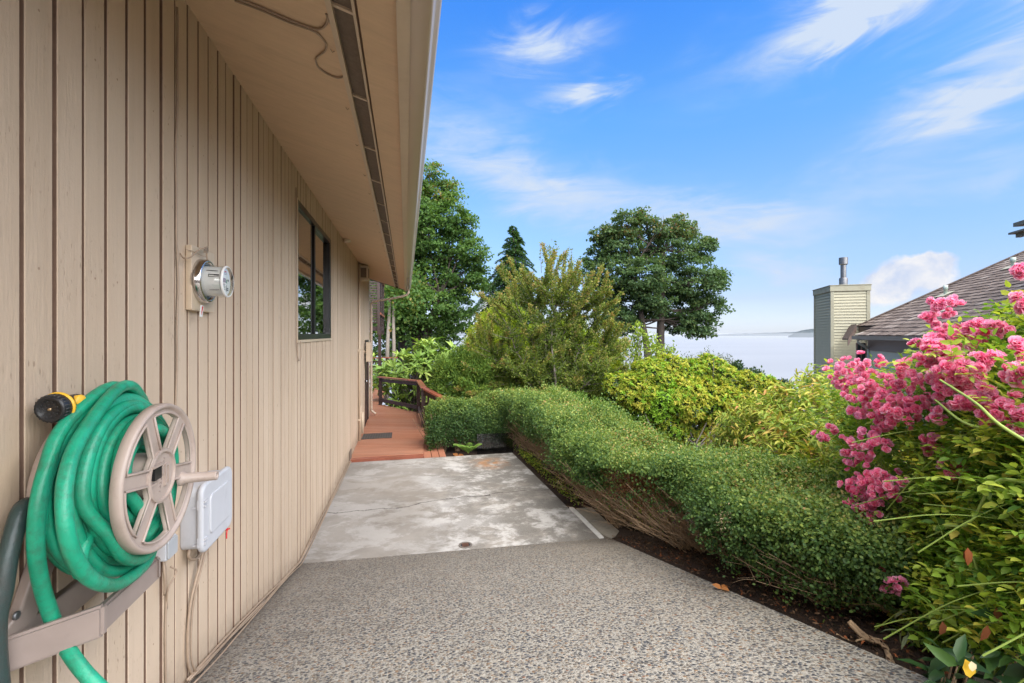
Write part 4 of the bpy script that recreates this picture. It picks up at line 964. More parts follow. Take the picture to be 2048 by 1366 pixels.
flagstone([(1.785, 4.29), (1.975, 4.28), (1.972, 4.63), (1.79, 4.645)], -.09, -.014, 'worn grey paver beside the slab, farther of the pair under the hedge', M_PAVER)
flagstone([(1.785, 3.875), (1.985, 3.865), (1.978, 4.24), (1.785, 4.25)], -.09, -.004, 'worn grey paver beside the slab, nearer of the pair under the hedge', M_PAVER)
b = MB(); b.prism([(1.722, 3.862), (1.78, 3.866), (1.778, 4.30), (1.765, 4.65), (1.724, 4.67)], 'z', -.09, -.003); tag(b.build('mortar_strip', M_WHITEC, None, bevel=.004), 'white mortar strip along the slab edge next to the two pavers', 'mortar strip')
q1 = at(1830, 1350, 1.60)
flagstone([(1.765, 0.80), (2.35, 0.86), (2.30, 1.22), (2.02, 1.28), (1.80, 1.12)], .55, .735, 'rough concrete block in the bed corner at the bottom right', simple('mossy concrete', (.26, .23, .18), .85, .2, 30, .6, dirt=((.09, .08, .05), .6), dist=.006), 'stone_block', .02)
# clear smoked panel standing behind the slab
gp = MB(); gp.obox((1.18, 7.68, -.18), (.62, -.03, 0), (0, .012, 0), (0, .03, .34)); tag(gp.build('acrylic_panel', M_PANEL, None, bevel=.002), 'smoky clear plastic panel leaning under the hedge corner behind the slab', 'panel')

# ------------------------------------------------------------------ neighbour's house
PHI = R(31.5)
BV = Vector((math.cos(PHI), -math.sin(PHI), 0)); AV = Vector((math.sin(PHI), math.cos(PHI), 0)); UZ = Vector((0, 0, 1))
M_LAP = None
def lap_mat():
    return simple('grey green lap siding paint', (0.42, 0.385, 0.26), .6, .08, 12, .15, dirt=((.25, .23, .15), .25))
M_LAP = lap_mat(); M_LAPW = simple('shade-lightened lap siding paint', (0.64, 0.59, 0.44), .6, .08, 12, .15); M_LAPT = simple('grey green trim paint', (0.34, 0.32, 0.225), .6, .1, 12, .2, dirt=((.20, .15, .09), .6))  # M_LAPW: house-wall copy of the lap paint, lightened to offset its shade
M_NB = simple('plum brown trim paint', (.13, .085, .07), .5, .12, 12, .1)
nh = thing('neighbour_house', 'grey green lap sided neighbouring house with dark shake roof behind the pink roses', 'house', (10, 10, 0))
c0 = at(1663, 668, 18.0)
def lap_wall(name, o, u, z0, z1, e=.115, parent=nh):
    """clapboard wall from o along u; the boards lean out at their lower edge"""
    b = MB(); nrm = Vector((u.y, -u.x, 0)).normalized(); z = z0
    while z < z1:
        zt = min(z + e, z1); p0 = o + UZ * (z - o.z); p1 = o + UZ * (zt - o.z)
        b.poly([p0 + nrm * .034, p0 + u + nrm * .034, p1 + u + nrm * .004, p1 + nrm * .004, p0 - nrm * .002, p0 + u - nrm * .002], [(0, 1, 2, 3), (4, 5, 1, 0)]); z += e
    me = bpy.data.meshes.new(name); me.from_pydata(b.v, [], b.f); return link(name, me, M_LAP if parent is not nh else M_LAPW, parent)
ch_w, ch_d = 1.22, 2.05; ztop = at(1663, 583, 18.0).z
chim = MB(); chim.obox(c0 - UZ * (c0.z + 3) + BV * .002 + AV * .002, BV * (ch_w - .004), AV * (ch_d - .004), UZ * (ztop + 3)); chimney = chim.build('chimney', M_LAP, nh)
lw = lap_wall('lap_siding', c0, BV * ch_w, -3, ztop, parent=chimney); lap_wall('lap_siding', c0 + AV * ch_d, -AV * ch_d, -3, ztop, parent=chimney)
b = MB()
for o_, s1, s2 in ((c0, -1, -1), (c0 + BV * ch_w, 1, -1), (c0 + AV * ch_d, -1, 1)):
    b.obox(o_ - UZ * (o_.z + 3) - BV * (.045 if s1 < 0 else .067) - AV * (.045 if s2 < 0 else .067), BV * .112, AV * .112, UZ * (ztop + 3))
build_each(b, 'corner_board', M_LAPT, chimney)
b = MB(); b.obox(c0 + UZ * (ztop - c0.z) - BV * .07 - AV * .07, BV * (ch_w + .14), AV * (ch_d + .14), UZ * .22); b.obox(c0 + UZ * (ztop + .22 - c0.z) - BV * .09 - AV * .09, BV * (ch_w + .18), AV * (ch_d + .18), UZ * .03); b.build('cap', M_LAPT, chimney, bevel=.006)
fl = c0 + BV * .62 + AV * .7; fl.z = ztop + .25
b = MB(); b.lathe(fl, UZ, [(-.02, .20), (.03, .17), (.03, .145), (.30, .15), (.34, .14), (.36, .10), (.86, .10), (.88, .13), (.90, .155), (1.16, .155), (1.17, .14), (1.165, 0)], 24); b.build('flue', M_METAL, chimney, auto=40)
# roof: eave along AV, rising along BV
pitch = math.tan(R(27.5)); up = (BV + UZ * pitch).normalized(); slope_n = AV.cross(up).normalized()
if slope_n.z < 0: slope_n = -slope_n
e0 = at(1712, 671, 16.2)      # far lower corner of the roof
M_SHAKE = None
def shake_mat():
    m, h, b_, o = newmat('weathered cedar shakes')
    a = h.n('ShaderNodeAttribute', attribute_name='rnd')
    c = h.ramp(a.outputs['Fac'], [(0.0, (.095, .066, .052)), (.45, (.16, .118, .095)), (.8, (.23, .178, .148)), (.93, (.30, .25, .215)), (1.0, (.46, .42, .37))])
    g_ = h.noise(h.mapping(o, (3, 3, 3)), 9, 6, .65); c = h.mix(h.ramp(g_, [(.4, 0.), (.7, .45)]), c, (.085, .06, .045, 1))
    h.l(c, b_.inputs['Base Color']); b_.inputs['Roughness'].default_value = .85; bump(h, b_, h.noise(o, 30, 5, .6), .5, .01); return m
M_SHAKE = shake_mat()
def shakes(name, o, along, upv, n, ncourse, length, exposure, rag, parent, r):
    V = []; F = []; rn = []
    for k in range(ncourse):
        s = -r.uniform(0, .2); L = length(k) if callable(length) else length; st = rag(k) if callable(rag) else 0
        s += st
        tone = r.uniform(-.08, .08)
        while s < L:
            w = r.uniform(.11, .26); lo = k * exposure + r.uniform(-.012, .012); hi = (k + 1) * exposure + .06; th = r.uniform(.022, .034)
            p = o + along * s + upv * lo; q = o + along * s + upv * hi; ww = along * (w - .006)
            i = len(V); V += [p + n * .0, p + ww, p + n * th, p + ww + n * th, q + n * .004, q + ww + n * .004]
            F += [(i, i + 1, i + 3, i + 2), (i + 2, i + 3, i + 5, i + 4), (i, i + 2, i + 4), (i + 1, i + 5, i + 3)]
            rn += [min(1, max(0, r.random() ** 1.2 * .9 + tone + (.1 if r.random() < .04 else 0)))] * 6; s += w
    me = bpy.data.meshes.new(name); me.from_pydata([tuple(v) for v in V], [], F); me.update()
    at_ = me.attributes.new('rnd', 'FLOAT', 'POINT'); at_.data.foreach_set('value', rn)
    return link(name, me, M_SHAKE, parent)
r5 = random.Random(5)
RL = 16.0
roof = shakes('roof', e0 + slope_n * .0, -AV, up, slope_n, 27, RL, .255, lambda k: -1.9 if k >= 3 else 0, nh, r5)
b = MB(); b.obox(e0 + up * .77 - slope_n * .04 + AV * 1.9, -AV * 1.9, up * 6.2, -slope_n * .12); b.obox(e0 + up * .76 + AV * 1.9 - slope_n * .03 - UZ * .02, -AV * 1.9, BV * .04, -UZ * .17); b.build('roof_deck', M_NB, nh)
b = MB(); ro = e0 - slope_n * .03; b.obox(ro, -AV * RL, up * 7.0, -slope_n * .16); b.build('roof_deck', M_NB, nh)
# rake cap shakes along the far edge, stepped
b = MB(); s = .72
while s < 6.9:
    p = e0 + up * s + AV * 1.96; b.obox(p + slope_n * .028, -AV * .20, up * .40, slope_n * .03); s += .36
b.build('rake_cap', M_SHAKE, nh)
# lower little return roof and brown rake board at the gable end
e1 = e0 + AV * .35 - BV * .62 + UZ * (-.06); e1.z = e0.z - .12
b = MB(); rb = at(1713, 651, 17.3); re_ = at(1696, 680, 16.9); d_ = re_ - rb
b.obox(rb - UZ * .22, d_, AV * .05, UZ * .22); b.build('rake_board', M_NB, nh)
b = MB(); b.obox(rb, d_, AV * .6, UZ * .05); b.build('return_roof', M_SHAKE, nh)
# gutter, fascia, wall below the eave
b = MB(); b.obox(e0 - BV * .13 - UZ * .14 + AV * .02, BV * .13, -AV * RL, UZ * .13); b.build('gutter', simple('bronze gutter', (.15, .115, .085), .4, .1, 10, .05), nh, bevel=.01)
b = MB(); b.obox(e0 + BV * .30 - UZ * .52 - AV * .12, BV * .05, -AV * RL, UZ * .36); b.build('frieze_board', M_NB, nh)
wo0 = e0 + BV * .36 - AV * .12
lap_wall('wall', wo0, -AV * RL, -4.0, e0.z - .45, .13)
gw0 = e0 + BV * .34 + AV * 0.5
# gable end wall facing the chimney side, and the part between the chimney and the corner
lap_wall('wall', c0 + BV * ch_w + AV * .6, BV * 3.5, -4.0, e0.z + .5, .115)
b = MB(); b.obox(Vector((e0.x, e0.y, 0)) + BV * .36 - AV * .1, BV * 9, AV * .1, UZ * (e0.z - .15)); b.build('end_wall', M_LAP, nh)
b = MB(); o_ = at(1712, 700, 16.6); b.obox(Vector((o_.x, o_.y, .6)), BV * .30, AV * .03, UZ * .95); wn_ = b.build('window', simple('dark window glass', (.02, .03, .035), .1, .1, 5, 0), nh)
b = MB()
for k in (0, .14, .28): b.obox(Vector((o_.x, o_.y, .6)) + BV * k - AV * .03, BV * .03, AV * .028, UZ * .95)
build_each(b, 'window_frame', M_NB, wn_)
b = MB(); dq = e0 + BV * .02 - AV * .16 - UZ * .14
b.tube(spline([dq, dq - UZ * .12 + BV * .02, dq - UZ * .30 + BV * .25, dq - UZ * .45 + BV * .30, dq - UZ * 2.5 + BV * .30], 5), .05, 10); b.build('downspout', simple('cream downspout', (.55, .52, .42), .5, .08, 10, .05), nh, True)
M_PIPE = simple('pale green vent pipe', (.42, .50, .44), .6, .1, 20, 0)
def vent_pipe(px, py, hh, r_):
    a_ = (px - 1024) / 910.0; bq = (668 - py) / 910.0; dv = Vector((CT * a_ + ST, CT - ST * a_, bq))
    tt = (e0 - Vector((0, 0, EYE))).dot(slope_n) / dv.dot(slope_n); p = Vector((0, 0, EYE)) + dv * tt
    b = MB(); b.lathe(p - UZ * .05, UZ, [(0, r_), (hh * .6, r_), (hh * .6, r_ * 1.25), (hh, r_ * 1.25), (hh, r_ * .9)], 16); pp = b.build('vent_pipe', M_PIPE, nh, True)
    b = MB(); b.obox(p - up * .2 + AV * .25 + slope_n * .04, -AV * .5, up * .38, slope_n * .006); b.build('flashing', simple('pale flashing', (.42, .40, .30), .6, .1, 20, 0), pp)
vent_pipe(1891, 590, .38, .05); vent_pipe(2026, 534, .36, .055)
# higher eave of the same house at the right edge
ue = at(2016, 466, 12.0)
b = MB(); b.obox(ue, BV * 1.5, -AV * 6, -UZ * .05); b.obox(ue + BV * .14 - AV * .02, BV * .1, -AV * 6, -UZ * .14); b.obox(ue + BV * .10 + UZ * .15, BV * 1.5, -AV * 6, UZ * .1)
b.build('upper_eave', simple('bronze eave', (.13, .115, .085), .45, .1, 10, .05), nh)

# ------------------------------------------------------------------ foliage materials
ML_HEDGE = leafmat('boxleaf hedge leaves', [(0, (.042, .088, .030)), (.35, (.085, .165, .045)), (.62, (.17, .255, .060)), (.82, (.28, .36, .080)), (.93, (.40, .36, .11)), (1, (.44, .26, .12))], .42, .38, .45)
ML_DEAD = leafmat('dead brown hedge leaves', [(0, (.13, .06, .03)), (.6, (.26, .13, .065)), (1, (.38, .22, .12))], .7, .2, .2)
ML_MAPLE = leafmat('maple leaves', [(0, (.055, .12, .030)), (.5, (.090, .175, .040)), (.85, (.135, .21, .045)), (.95, (.20, .19, .05)), (1, (.24, .16, .045))], .45, .42, .35)
ML_MAPLE2 = leafmat('dark maple leaves', [(0, (.048, .095, .036)), (.5, (.078, .14, .050)), (.85, (.12, .165, .048)), (.95, (.19, .145, .045)), (1, (.22, .12, .04))], .45, .38, .35)
ML_FIR = leafmat('dark fir needles', [(0, (.035, .085, .032)), (.6, (.06, .13, .042)), (1, (.11, .19, .055))], .5, .3, .3)
ML_CYP = leafmat('golden cypress sprays', [(0, (.15, .25, .03)), (.4, (.28, .38, .035)), (.75, (.45, .50, .045)), (1, (.58, .58, .06))], .5, .4, .25)
ML_JUN = leafmat('green juniper sprays', [(0, (.06, .13, .03)), (.5, (.12, .21, .035)), (1, (.25, .32, .05))], .5, .2, .25)
ML_SPIKE = leafmat('small bronze green leaves', [(0, (.055, .10, .020)), (.4, (.13, .19, .032)), (.68, (.24, .27, .05)), (.86, (.40, .31, .11)), (1, (.40, .18, .08))], .5, .3, .3)
ML_PIERIS = leafmat('yellow green mound leaves', [(0, (.11, .20, .022)), (.3, (.22, .32, .03)), (.6, (.40, .42, .05)), (.85, (.56, .47, .08)), (1, (.60, .38, .07))], .45, .38, .35)
ML_PIERG = leafmat('fresh green mound leaves', [(0, (.11, .24, .022)), (.5, (.22, .40, .03)), (1, (.38, .50, .055))], .45, .3, .35)
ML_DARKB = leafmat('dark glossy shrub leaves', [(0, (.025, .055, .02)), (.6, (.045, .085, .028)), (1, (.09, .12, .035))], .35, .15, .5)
ML_RHODO = leafmat('rhododendron leaves', [(0, (.12, .23, .045)), (.5, (.24, .37, .07)), (.85, (.36, .46, .10)), (1, (.45, .50, .13))], .38, .25, .5)
ML_NAND = leafmat('narrow yellow and bronze leaves', [(0, (.07, .15, .022)), (.3, (.17, .27, .032)), (.55, (.34, .40, .055)), (.78, (.46, .37, .07)), (.92, (.46, .22, .07)), (1, (.36, .10, .06))], .42, .25, .45)
ML_ROSE = leafmat('rose leaves', [(0, (.08, .17, .028)), (.3, (.18, .32, .04)), (.65, (.33, .46, .06)), (.9, (.52, .57, .09)), (1, (.60, .50, .09))], .34, .4, .5)
ML_BROAD = leafmat('broad dark leaves', [(0, (.018, .045, .018)), (.6, (.035, .085, .025)), (1, (.07, .14, .03))], .3, .15, .55)
ML_LIGHT = leafmat('light green tree leaves', [(0, (.12, .20, .03)), (.5, (.24, .33, .04)), (1, (.38, .42, .07))], .45, .3, .3)
ML_GREYG = leafmat('grey green leaves', [(0, (.08, .11, .06)), (1, (.16, .19, .10))], .5, .25, .3)
ML_FERN = leafmat('fern fronds', [(0, (.12, .24, .04)), (1, (.24, .38, .07))], .5, .35, .3)
ML_PETAL = leafmat('pink rose petals', [(0, (.80, .07, .22)), (.22, (.90, .18, .38)), (.5, (.93, .34, .52)), (.75, (.95, .56, .68)), (1, (.96, .80, .84))], .6, .45, .15, 1.1)
ML_PETAL2 = leafmat('pale pink faded petals', [(0, (.85, .20, .42)), (.5, (.90, .40, .60)), (1, (.93, .65, .76))], .6, .35, .2, 1.1)
ML_YELLEAF = leafmat('dying yellow leaf', [(0, (.65, .38, .03)), (1, (.75, .5, .06))], .5, .2, .3)
ML_BROWNLEAF = leafmat('dry red brown leaf', [(0, (.12, .045, .02)), (1, (.38, .12, .045))], .55, .15, .3)

# ------------------------------------------------------------------ hedge
def hedge_frame(s):
    """centre line, half width, top height and base for the hedge running along the slab; s along Y from the near end"""
    y = s; 
    xc = 2.28 + .10 * math.sin(y * .9 + .5) + (.0 if y < 5 else -.10 * (y - 5) / 2.5)
    hw = .46 + .05 * math.sin(y * 1.7)
    if y < 2.1: hw *= max(.45, 1 - (2.1 - y) * .8)
    zt = {1.35: .98, 1.6: 1.02, 2.0: 1.02, 2.5: 1.00, 3.0: .95, 3.6: .90, 4.3: .88, 5: .90, 5.8: .93, 6.6: .95, 7.4: .92, 8.4: .80}
    ks = sorted(zt); 
    v = np.interp(y, ks, [zt[k] for k in ks])
    return xc + .03 * math.sin(y * 2.6), hw, v + .022 * math.sin(y * 5) + .03 * math.sin(y * 2.3 + 2) * (y > 2.4)
def build_hedge():
    rng = np.random.default_rng(21)
    hd = thing('hedge', 'long clipped boxleaf hedge winding beside the concrete and the aggregate path', 'hedge', (2.2, 4.2, 0))
    P = []; Dn = []; sz = []; dead = []
    def low_edge(y):
        return np.clip(.06 + (y - 1.9) * .6, .06, .46) + .09 * np.sin(y * 4.3 + 1) + .07 * np.sin(y * 9.7) + .04 * np.sin(y * 21)
    def add(n, y0, y1, size, skew=1.0):
        K = 13; m_ = n // K; n = m_ * K
        y = np.repeat(y0 + (y1 - y0) * rng.random(m_) ** skew, K)
        xc = np.array([hedge_frame(v) for v in y]); c, hw, zt = xc[:, 0], xc[:, 1], xc[:, 2]
        gzv = np.array([gz(1.9, v) for v in y])
        a = np.repeat((rng.random(m_) * 1.28 - .14) * math.pi, K)     # round the section, 0 = +X side .. pi = path side
        ca, sa = np.cos(a), np.sin(a)
        h_ = zt - gzv; skirt = gzv + h_ * .52; lw = h_ * (.52 - low_edge(y))
        ex = np.sign(ca) * np.abs(ca) ** .50; ez = np.sign(sa) * np.abs(sa) ** .62
        bumpy = .034 * np.sin(y * 4.1 + a * 2) * np.sin(y * 1.7 + 1) + .02 * np.sin(y * 8.3 - a * 4) + .012 * np.sin(y * 11 + a * 7) * np.sin(a * 9 + y * 3) + .010 * np.sin(y * 31 + a * 5) * np.sin(a * 23 + y * 5)
        dep = np.repeat(rng.random(m_) ** 1.3 * .30 - (rng.random(m_) < .10) * rng.random(m_) * .12, K) + rng.random(n) * .02
        rr = 1 + bumpy / .5 - dep / .5
        x = c - .02 + ex * hw * rr; z = skirt + ez * (zt - skirt) * rr
        low = sa < 0
        tl = np.repeat(rng.random(m_), K)
        z = np.where(low, skirt - lw * tl, z)
        x = np.where(low, c + ex * hw * (rr - .22 * tl), x)
        x = x - (.09 + .07 * (y < 2.6)) * np.clip(-ca * 1.6, 0, 1)
        nn = np.stack([ca, rng.normal(size=n) * .15, sa * .9 + .15], 1)
        jit = rng.normal(size=(3, n)) * size * 1.25; x = x + jit[0]; y = y + jit[1]; z = z + jit[2]
        keep = np.repeat(rng.random(m_), K) < np.where(low, .62, 1)
        br = (np.abs(y - 3.40 + .1 * np.sin(z * 30)) < .50) & (ca < -.35) & (z < zt - .15) | (np.abs(y - 5.3) < .5) & (ca < -.7) & (z < zt - .36)
        keep &= ~((np.abs(y - 4.15) < .22 + .1 * np.sin(z * 20)) & (z < gzv + .48 * h_) & (np.repeat(rng.random(m_), K) < .85))
        P.append(np.stack([x, y, z], 1)[keep]); Dn.append(unit(nn)[keep]); sz.append((size * rng.uniform(.7, 1.25, n))[keep]); dead.append((br & (rng.random(n) < .92))[keep])
    add(130000, 1.45, 3.2, .0165); add(130000, 2.9, 5.2, .0200); add(95000, 5.0, 7.9, .025)
    # the near end face
    n = 22000; a = rng.random(n) * 2 * math.pi; rr = rng.random(n) ** .5
    x0, hw, zt = hedge_frame(1.55); z0 = gz(1.9, 1.5)
    ex = np.cos(a) * rr; ez = np.sin(a) * rr
    yy = 1.42 + .28 * rr ** 2 + rng.random(n) * .14
    P.append(np.stack([x0 - .08 + ex * .40, yy, z0 + (zt - z0) * .53 + ez * (zt - z0) * .49], 1)); Dn.append(unit(np.stack([ex * .6, -np.ones(n), ez * .6 + .3], 1))); sz.append(.0145 * rng.uniform(.7, 1.2, n)); dead.append(np.zeros(n, bool))
    # the leg that turns across behind the slab
    K = 12; m_ = 6800; n = m_ * K; x = np.repeat(.36 + 1.75 * rng.random(m_), K); a = np.repeat((rng.random(m_) * 1.4 - .2) * math.pi, K); ca, sa = np.cos(a), np.sin(a)
    hw = .32; yc = 8.12; zt = .66 + np.interp(x, [.3, 1.2, 2.1], [0, .05, .22]); sk = .22
    bb = .05 * np.sin(x * 7 + a * 2) + .03 * np.sin(x * 17 + a * 5); rr = 1 + bb * 1.6 - np.repeat(rng.random(m_) ** 1.5, K) * .36
    ex = np.sign(ca) * np.abs(ca) ** .62; ez = np.sign(sa) * np.abs(sa) ** .75
    y = yc - ex * hw * rr; z = sk + ez * (zt - sk) * rr; z = np.where(sa < 0, sk + sa * .55 * np.repeat(rng.random(m_), K), z)
    x = x + rng.normal(size=n) * .026; y = y + rng.normal(size=n) * .026; z = z + rng.normal(size=n) * .024
    endr = np.clip((.62 - x) / .26, 0, 1); z -= endr ** 2 * .10
    keep = rng.random(n) < np.where(sa < 0, .6, 1)
    P.append(np.stack([x, y, z], 1)[keep]); Dn.append(unit(np.stack([rng.normal(size=n) * .2 - endr, -ca, sa], 1))[keep]); sz.append((.027 * rng.uniform(.7, 1.2, n))[keep]); dead.append(np.zeros(keep.sum(), bool))
    P = np.concatenate(P); Dn = np.concatenate(Dn); sz = np.concatenate(sz); dead = np.concatenate(dead)
    n = len(P); ax = unit(Dn * .25 + rng.normal(size=(n, 3)) * .8); nr = unit(Dn * .9 + rng.normal(size=(n, 3)) * .55 + np.array([0, 0, .35]))
    cl = np.repeat(rng.random(n // 13 + 1), 13)[:n]
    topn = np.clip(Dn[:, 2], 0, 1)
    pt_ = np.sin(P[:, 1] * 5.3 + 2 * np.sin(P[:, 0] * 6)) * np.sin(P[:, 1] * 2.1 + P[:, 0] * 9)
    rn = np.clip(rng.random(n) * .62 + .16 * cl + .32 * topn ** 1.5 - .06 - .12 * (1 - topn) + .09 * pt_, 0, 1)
    g_ = ~dead
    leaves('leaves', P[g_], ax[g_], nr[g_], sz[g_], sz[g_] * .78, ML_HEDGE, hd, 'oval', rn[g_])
    # brown die-back patches hang lower on the path side
    m = 24000; yb = np.concatenate([rng.normal(3.40, .26, m // 2), rng.normal(5.35, .5, m // 4), rng.uniform(2.2, 6.5, m - m // 2 - m // 4)])
    fr = np.array([hedge_frame(v) for v in yb]); gg = np.array([gz(1.9, v) for v in yb]); h_ = fr[:, 2] - gg
    zz = gg + h_ * np.clip(rng.normal(np.where(np.abs(yb - 3.4) < .5, .64, .46), .12, m), .18, .84); xx = fr[:, 0] - fr[:, 1] * np.clip(.55 + .55 * (zz - gg) / h_, 0, 1.02) + rng.random(m) * .12
    leaves('dead_leaves', np.stack([xx, yb, zz], 1), rdir(rng, m), rdir(rng, m), .015 * rng.uniform(.7, 1.3, m), .009, ML_DEAD, hd, 'fold', rng.random(m))
    # woody stems fanning up from the bed
    paths = []
    def stem(b0, tip, r0, bend):
        m1 = b0.lerp(tip, .45) + Vector(bend); pts = spline([b0, m1, tip], 4); k = len(pts)
        paths.append((pts, [r0 * (1 - .8 * i / (k - 1)) for i in range(k)]))
    r = random.Random(4)
    roots = []
    yy_ = 1.55
    while yy_ < 7.6: roots.append((yy_, r.uniform(-.16, .10))); yy_ += r.uniform(.12, .46)
    for i in range(820):
        root, rx = r.choice(roots); root += r.gauss(0, .035); y = root + r.gauss(.10, .20); xc, hw, zt = hedge_frame(min(max(y, 1.5), 7.6)); g0 = gz(1.9, y) - .06
        b0 = Vector((xc + rx + r.gauss(0, .04), root, gz(1.9, root) - .06)); side = -1 if r.random() < .78 else 1
        tip = Vector((xc - (.13 if side < 0 else 0) + side * hw * r.uniform(.2, 1.10), y, g0 + (zt - g0) * (r.uniform(.25, .80))))
        stem(b0, tip, r.uniform(.003, .0075), (side * r.uniform(-.03, .03), r.uniform(-.03, .03), r.uniform(-.02, .05)))
        if r.random() < .8:
            for q in range(r.randint(2, 4)):
                t0 = b0.lerp(tip, r.uniform(.4, .9)); stem(t0, t0 + Vector((side * r.uniform(.0, .12), r.uniform(-.14, .14), r.uniform(-.02, .13))), r.uniform(.0012, .0022), (0, 0, .01))
    for i in range(300):
        root = r.choice([.5, .62, .9, 1.05, 1.4, 1.52, 1.85, 2.0]) + r.gauss(0, .04); x = root + r.gauss(0, .16)
        stem(Vector((root, 8.1 + r.uniform(-.08, .08), -.2)), Vector((x, 8.12 + r.uniform(-.32, .3), r.uniform(.25, .55))), r.uniform(.004, .010), (r.uniform(-.05, .05), -.02, 0))
    for i in range(18):
        y = 1.62 + i * .36; xc, hw, zt = hedge_frame(y); g0 = gz(1.9, y) - .05
        for k in range(3 if i < 14 else 2):
            b0 = Vector((xc + r.uniform(-.07, .07), y + r.uniform(-.07, .07), g0)); tip = b0 + Vector((r.uniform(-.18, .16), r.uniform(-.12, .12), (zt - g0) * r.uniform(.5, .7)))
            m1 = b0.lerp(tip, .5) + Vector((r.uniform(-.04, .04), r.uniform(-.04, .04), 0)); pts = spline([b0, m1, tip], 4)
            paths.append((pts, [.018 * (1 - .65 * j / (len(pts) - 1)) * r.uniform(.8, 1.2) for j in range(len(pts))]))
    # bare root running out towards the corner block
    twigs('stems', paths, M_TWIG, hd, 6); paths = []
    def gnarl(q3, r0, r1, seed, strands=3):
        rr_ = random.Random(seed); base_ = spline([at(*q) for q in q3], 5); m_ = len(base_)
        for k in range(strands):
            off = Vector((rr_.gauss(0, .5), rr_.gauss(0, .5), rr_.gauss(0, .4))) * r0
            pts = [p + off * (1 + .6 * math.sin(i_ * .5 + k * 2)) + Vector((rr_.gauss(0, .0015), rr_.gauss(0, .0015), rr_.gauss(0, .0015))) for i_, p in enumerate(base_)]
            paths.append((pts, [(r0 + (r1 - r0) * i_ / (m_ - 1)) * rr_.uniform(.62, .9) for i_ in range(m_)]))
    gnarl([(1700, 1243, 1.97), (1732, 1272, 1.91), (1768, 1290, 1.85), (1782, 1318, 1.77), (1800, 1350, 1.70)], .012, .006, 3, 4)
    gnarl([(1735, 1276, 1.90), (1705, 1281, 1.90), (1672, 1268, 1.93)], .005, .002, 4, 2)
    twigs('bare_root', paths, M_TWIG, hd, 7)
    m = 260; pz = []
    # few magenta petals caught in the front
    q = np.array([[2.02, 1.86, .80], [2.02, 1.87, .81], [1.99, 1.865, .795], [2.0, 1.80, .90], [2.03, 1.72, .73]]); q = np.repeat(q, 5, 0) + rng.normal(size=(25, 3)) * .006
    leaves('caught_petals', q, rdir(rng, 25), rdir(rng, 25), .012, .012, ML_PETAL, hd, 'leaf', rng.random(25) * .5)
    q = np.array([at(1450, 1040, 2.55) + Vector((0, 0, 0))] * 90) + rng.normal(size=(90, 3)) * np.array([.018, .018, .035])
    leaves('straw_leaves', q, rdir(rng, 90), rdir(rng, 90), .016, .007, leafmat('straw leaves', [(0, (.5, .38, .22)), (1, (.65, .54, .38))]), hd, 'fold', rng.random(90))
build_hedge()

# ------------------------------------------------------------------ trees and shrubs
def lobes_at(lst, Z, depth=.9, seed=0, flat=.9):
    r = random.Random(seed); out = []
    for l in lst:
        px, py, pr = l[:3]; rr = pr * Z / 910.0
        dz = (r.uniform(-1, 1) * depth * rr) if len(l) < 4 else l[3]
        out.append((at(px, py, Z + dz), (rr, rr, rr * flat)))
    return out
def limbs(trunk, lobes, r0, seed, forks=3, sag=0):
    """limbs from along the trunk polyline to the lobe centres"""
    r = random.Random(seed); paths = []; T = spline(trunk, 6); n = len(T)
    paths.append((T, [r0 * (1 - .55 * i / (n - 1)) for i in range(n)]))
    for c, rad in lobes:
        i = min(range(int(n * .62), n), key=lambda k: (T[k] - Vector(c)).length + abs(T[k].z - (c[2] - .15 * (Vector(c) - T[k]).xy.length)) * 1.2)
        a = T[i]; d = Vector(c) - a; m = a + d * .5 + Vector((r.uniform(-.1, .1), r.uniform(-.1, .1), -.08)) * d.length
        pts = spline([a, m, Vector(c)], 4); rr = r0 * .20
        paths.append((pts, [rr * (1 - .7 * j / (len(pts) - 1)) for j in range(len(pts))]))
        for k in range(forks):
            e = Vector(c) + Vector((r.gauss(0, 1), r.gauss(0, 1), r.gauss(.3, .7))).normalized() * rad[0] * .85; q = m.lerp(Vector(c), r.random())
            pts = spline([q, q.lerp(e, .5) + Vector((r.uniform(-.1, .1),) * 3) * rad[0], e], 3); paths.append((pts, [rr * .35 * (1 - .75 * j / (len(pts) - 1)) for j in range(len(pts))]))
    return paths
def broad_tree(name, label, cat, trunk, lst, Z, r0, mat, bark, seed, ls=.15, dens=4.0, k=34, cr=.42, asp=.85, group=None, inner=.5, depth=.9, extra_trunks=(), tpl='star', flatc=.45, ls_out=1.0):
    rng = np.random.default_rng(seed); L = lobes_at(lst, Z, depth, seed)
    t = thing(name, label, cat, trunk[0], group)
    P, Nn, lb = blob_clumps(rng, L, dens, inner)
    crr = cr * rng.uniform(.6, 1.3, len(P))
    pos, ax, nor, idx = clump_leaves(rng, P, Nn, k, crr, flatc, .8, .45, .8, .35)
    tone = rng.random(len(P))[idx]; n = len(pos)
    sz = ls * rng.uniform(.6, 1.25, n)
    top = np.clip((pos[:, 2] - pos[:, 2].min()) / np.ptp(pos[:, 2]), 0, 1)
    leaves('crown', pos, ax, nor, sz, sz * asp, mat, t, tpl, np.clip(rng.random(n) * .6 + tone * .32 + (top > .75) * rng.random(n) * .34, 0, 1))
    paths = limbs(trunk, L, r0, seed)
    for e in extra_trunks: paths += limbs(e, L[::3], r0 * .8, seed + 9, 1)
    twigs('trunk', paths, bark, t, 8)
    return t
Zl = 25.0
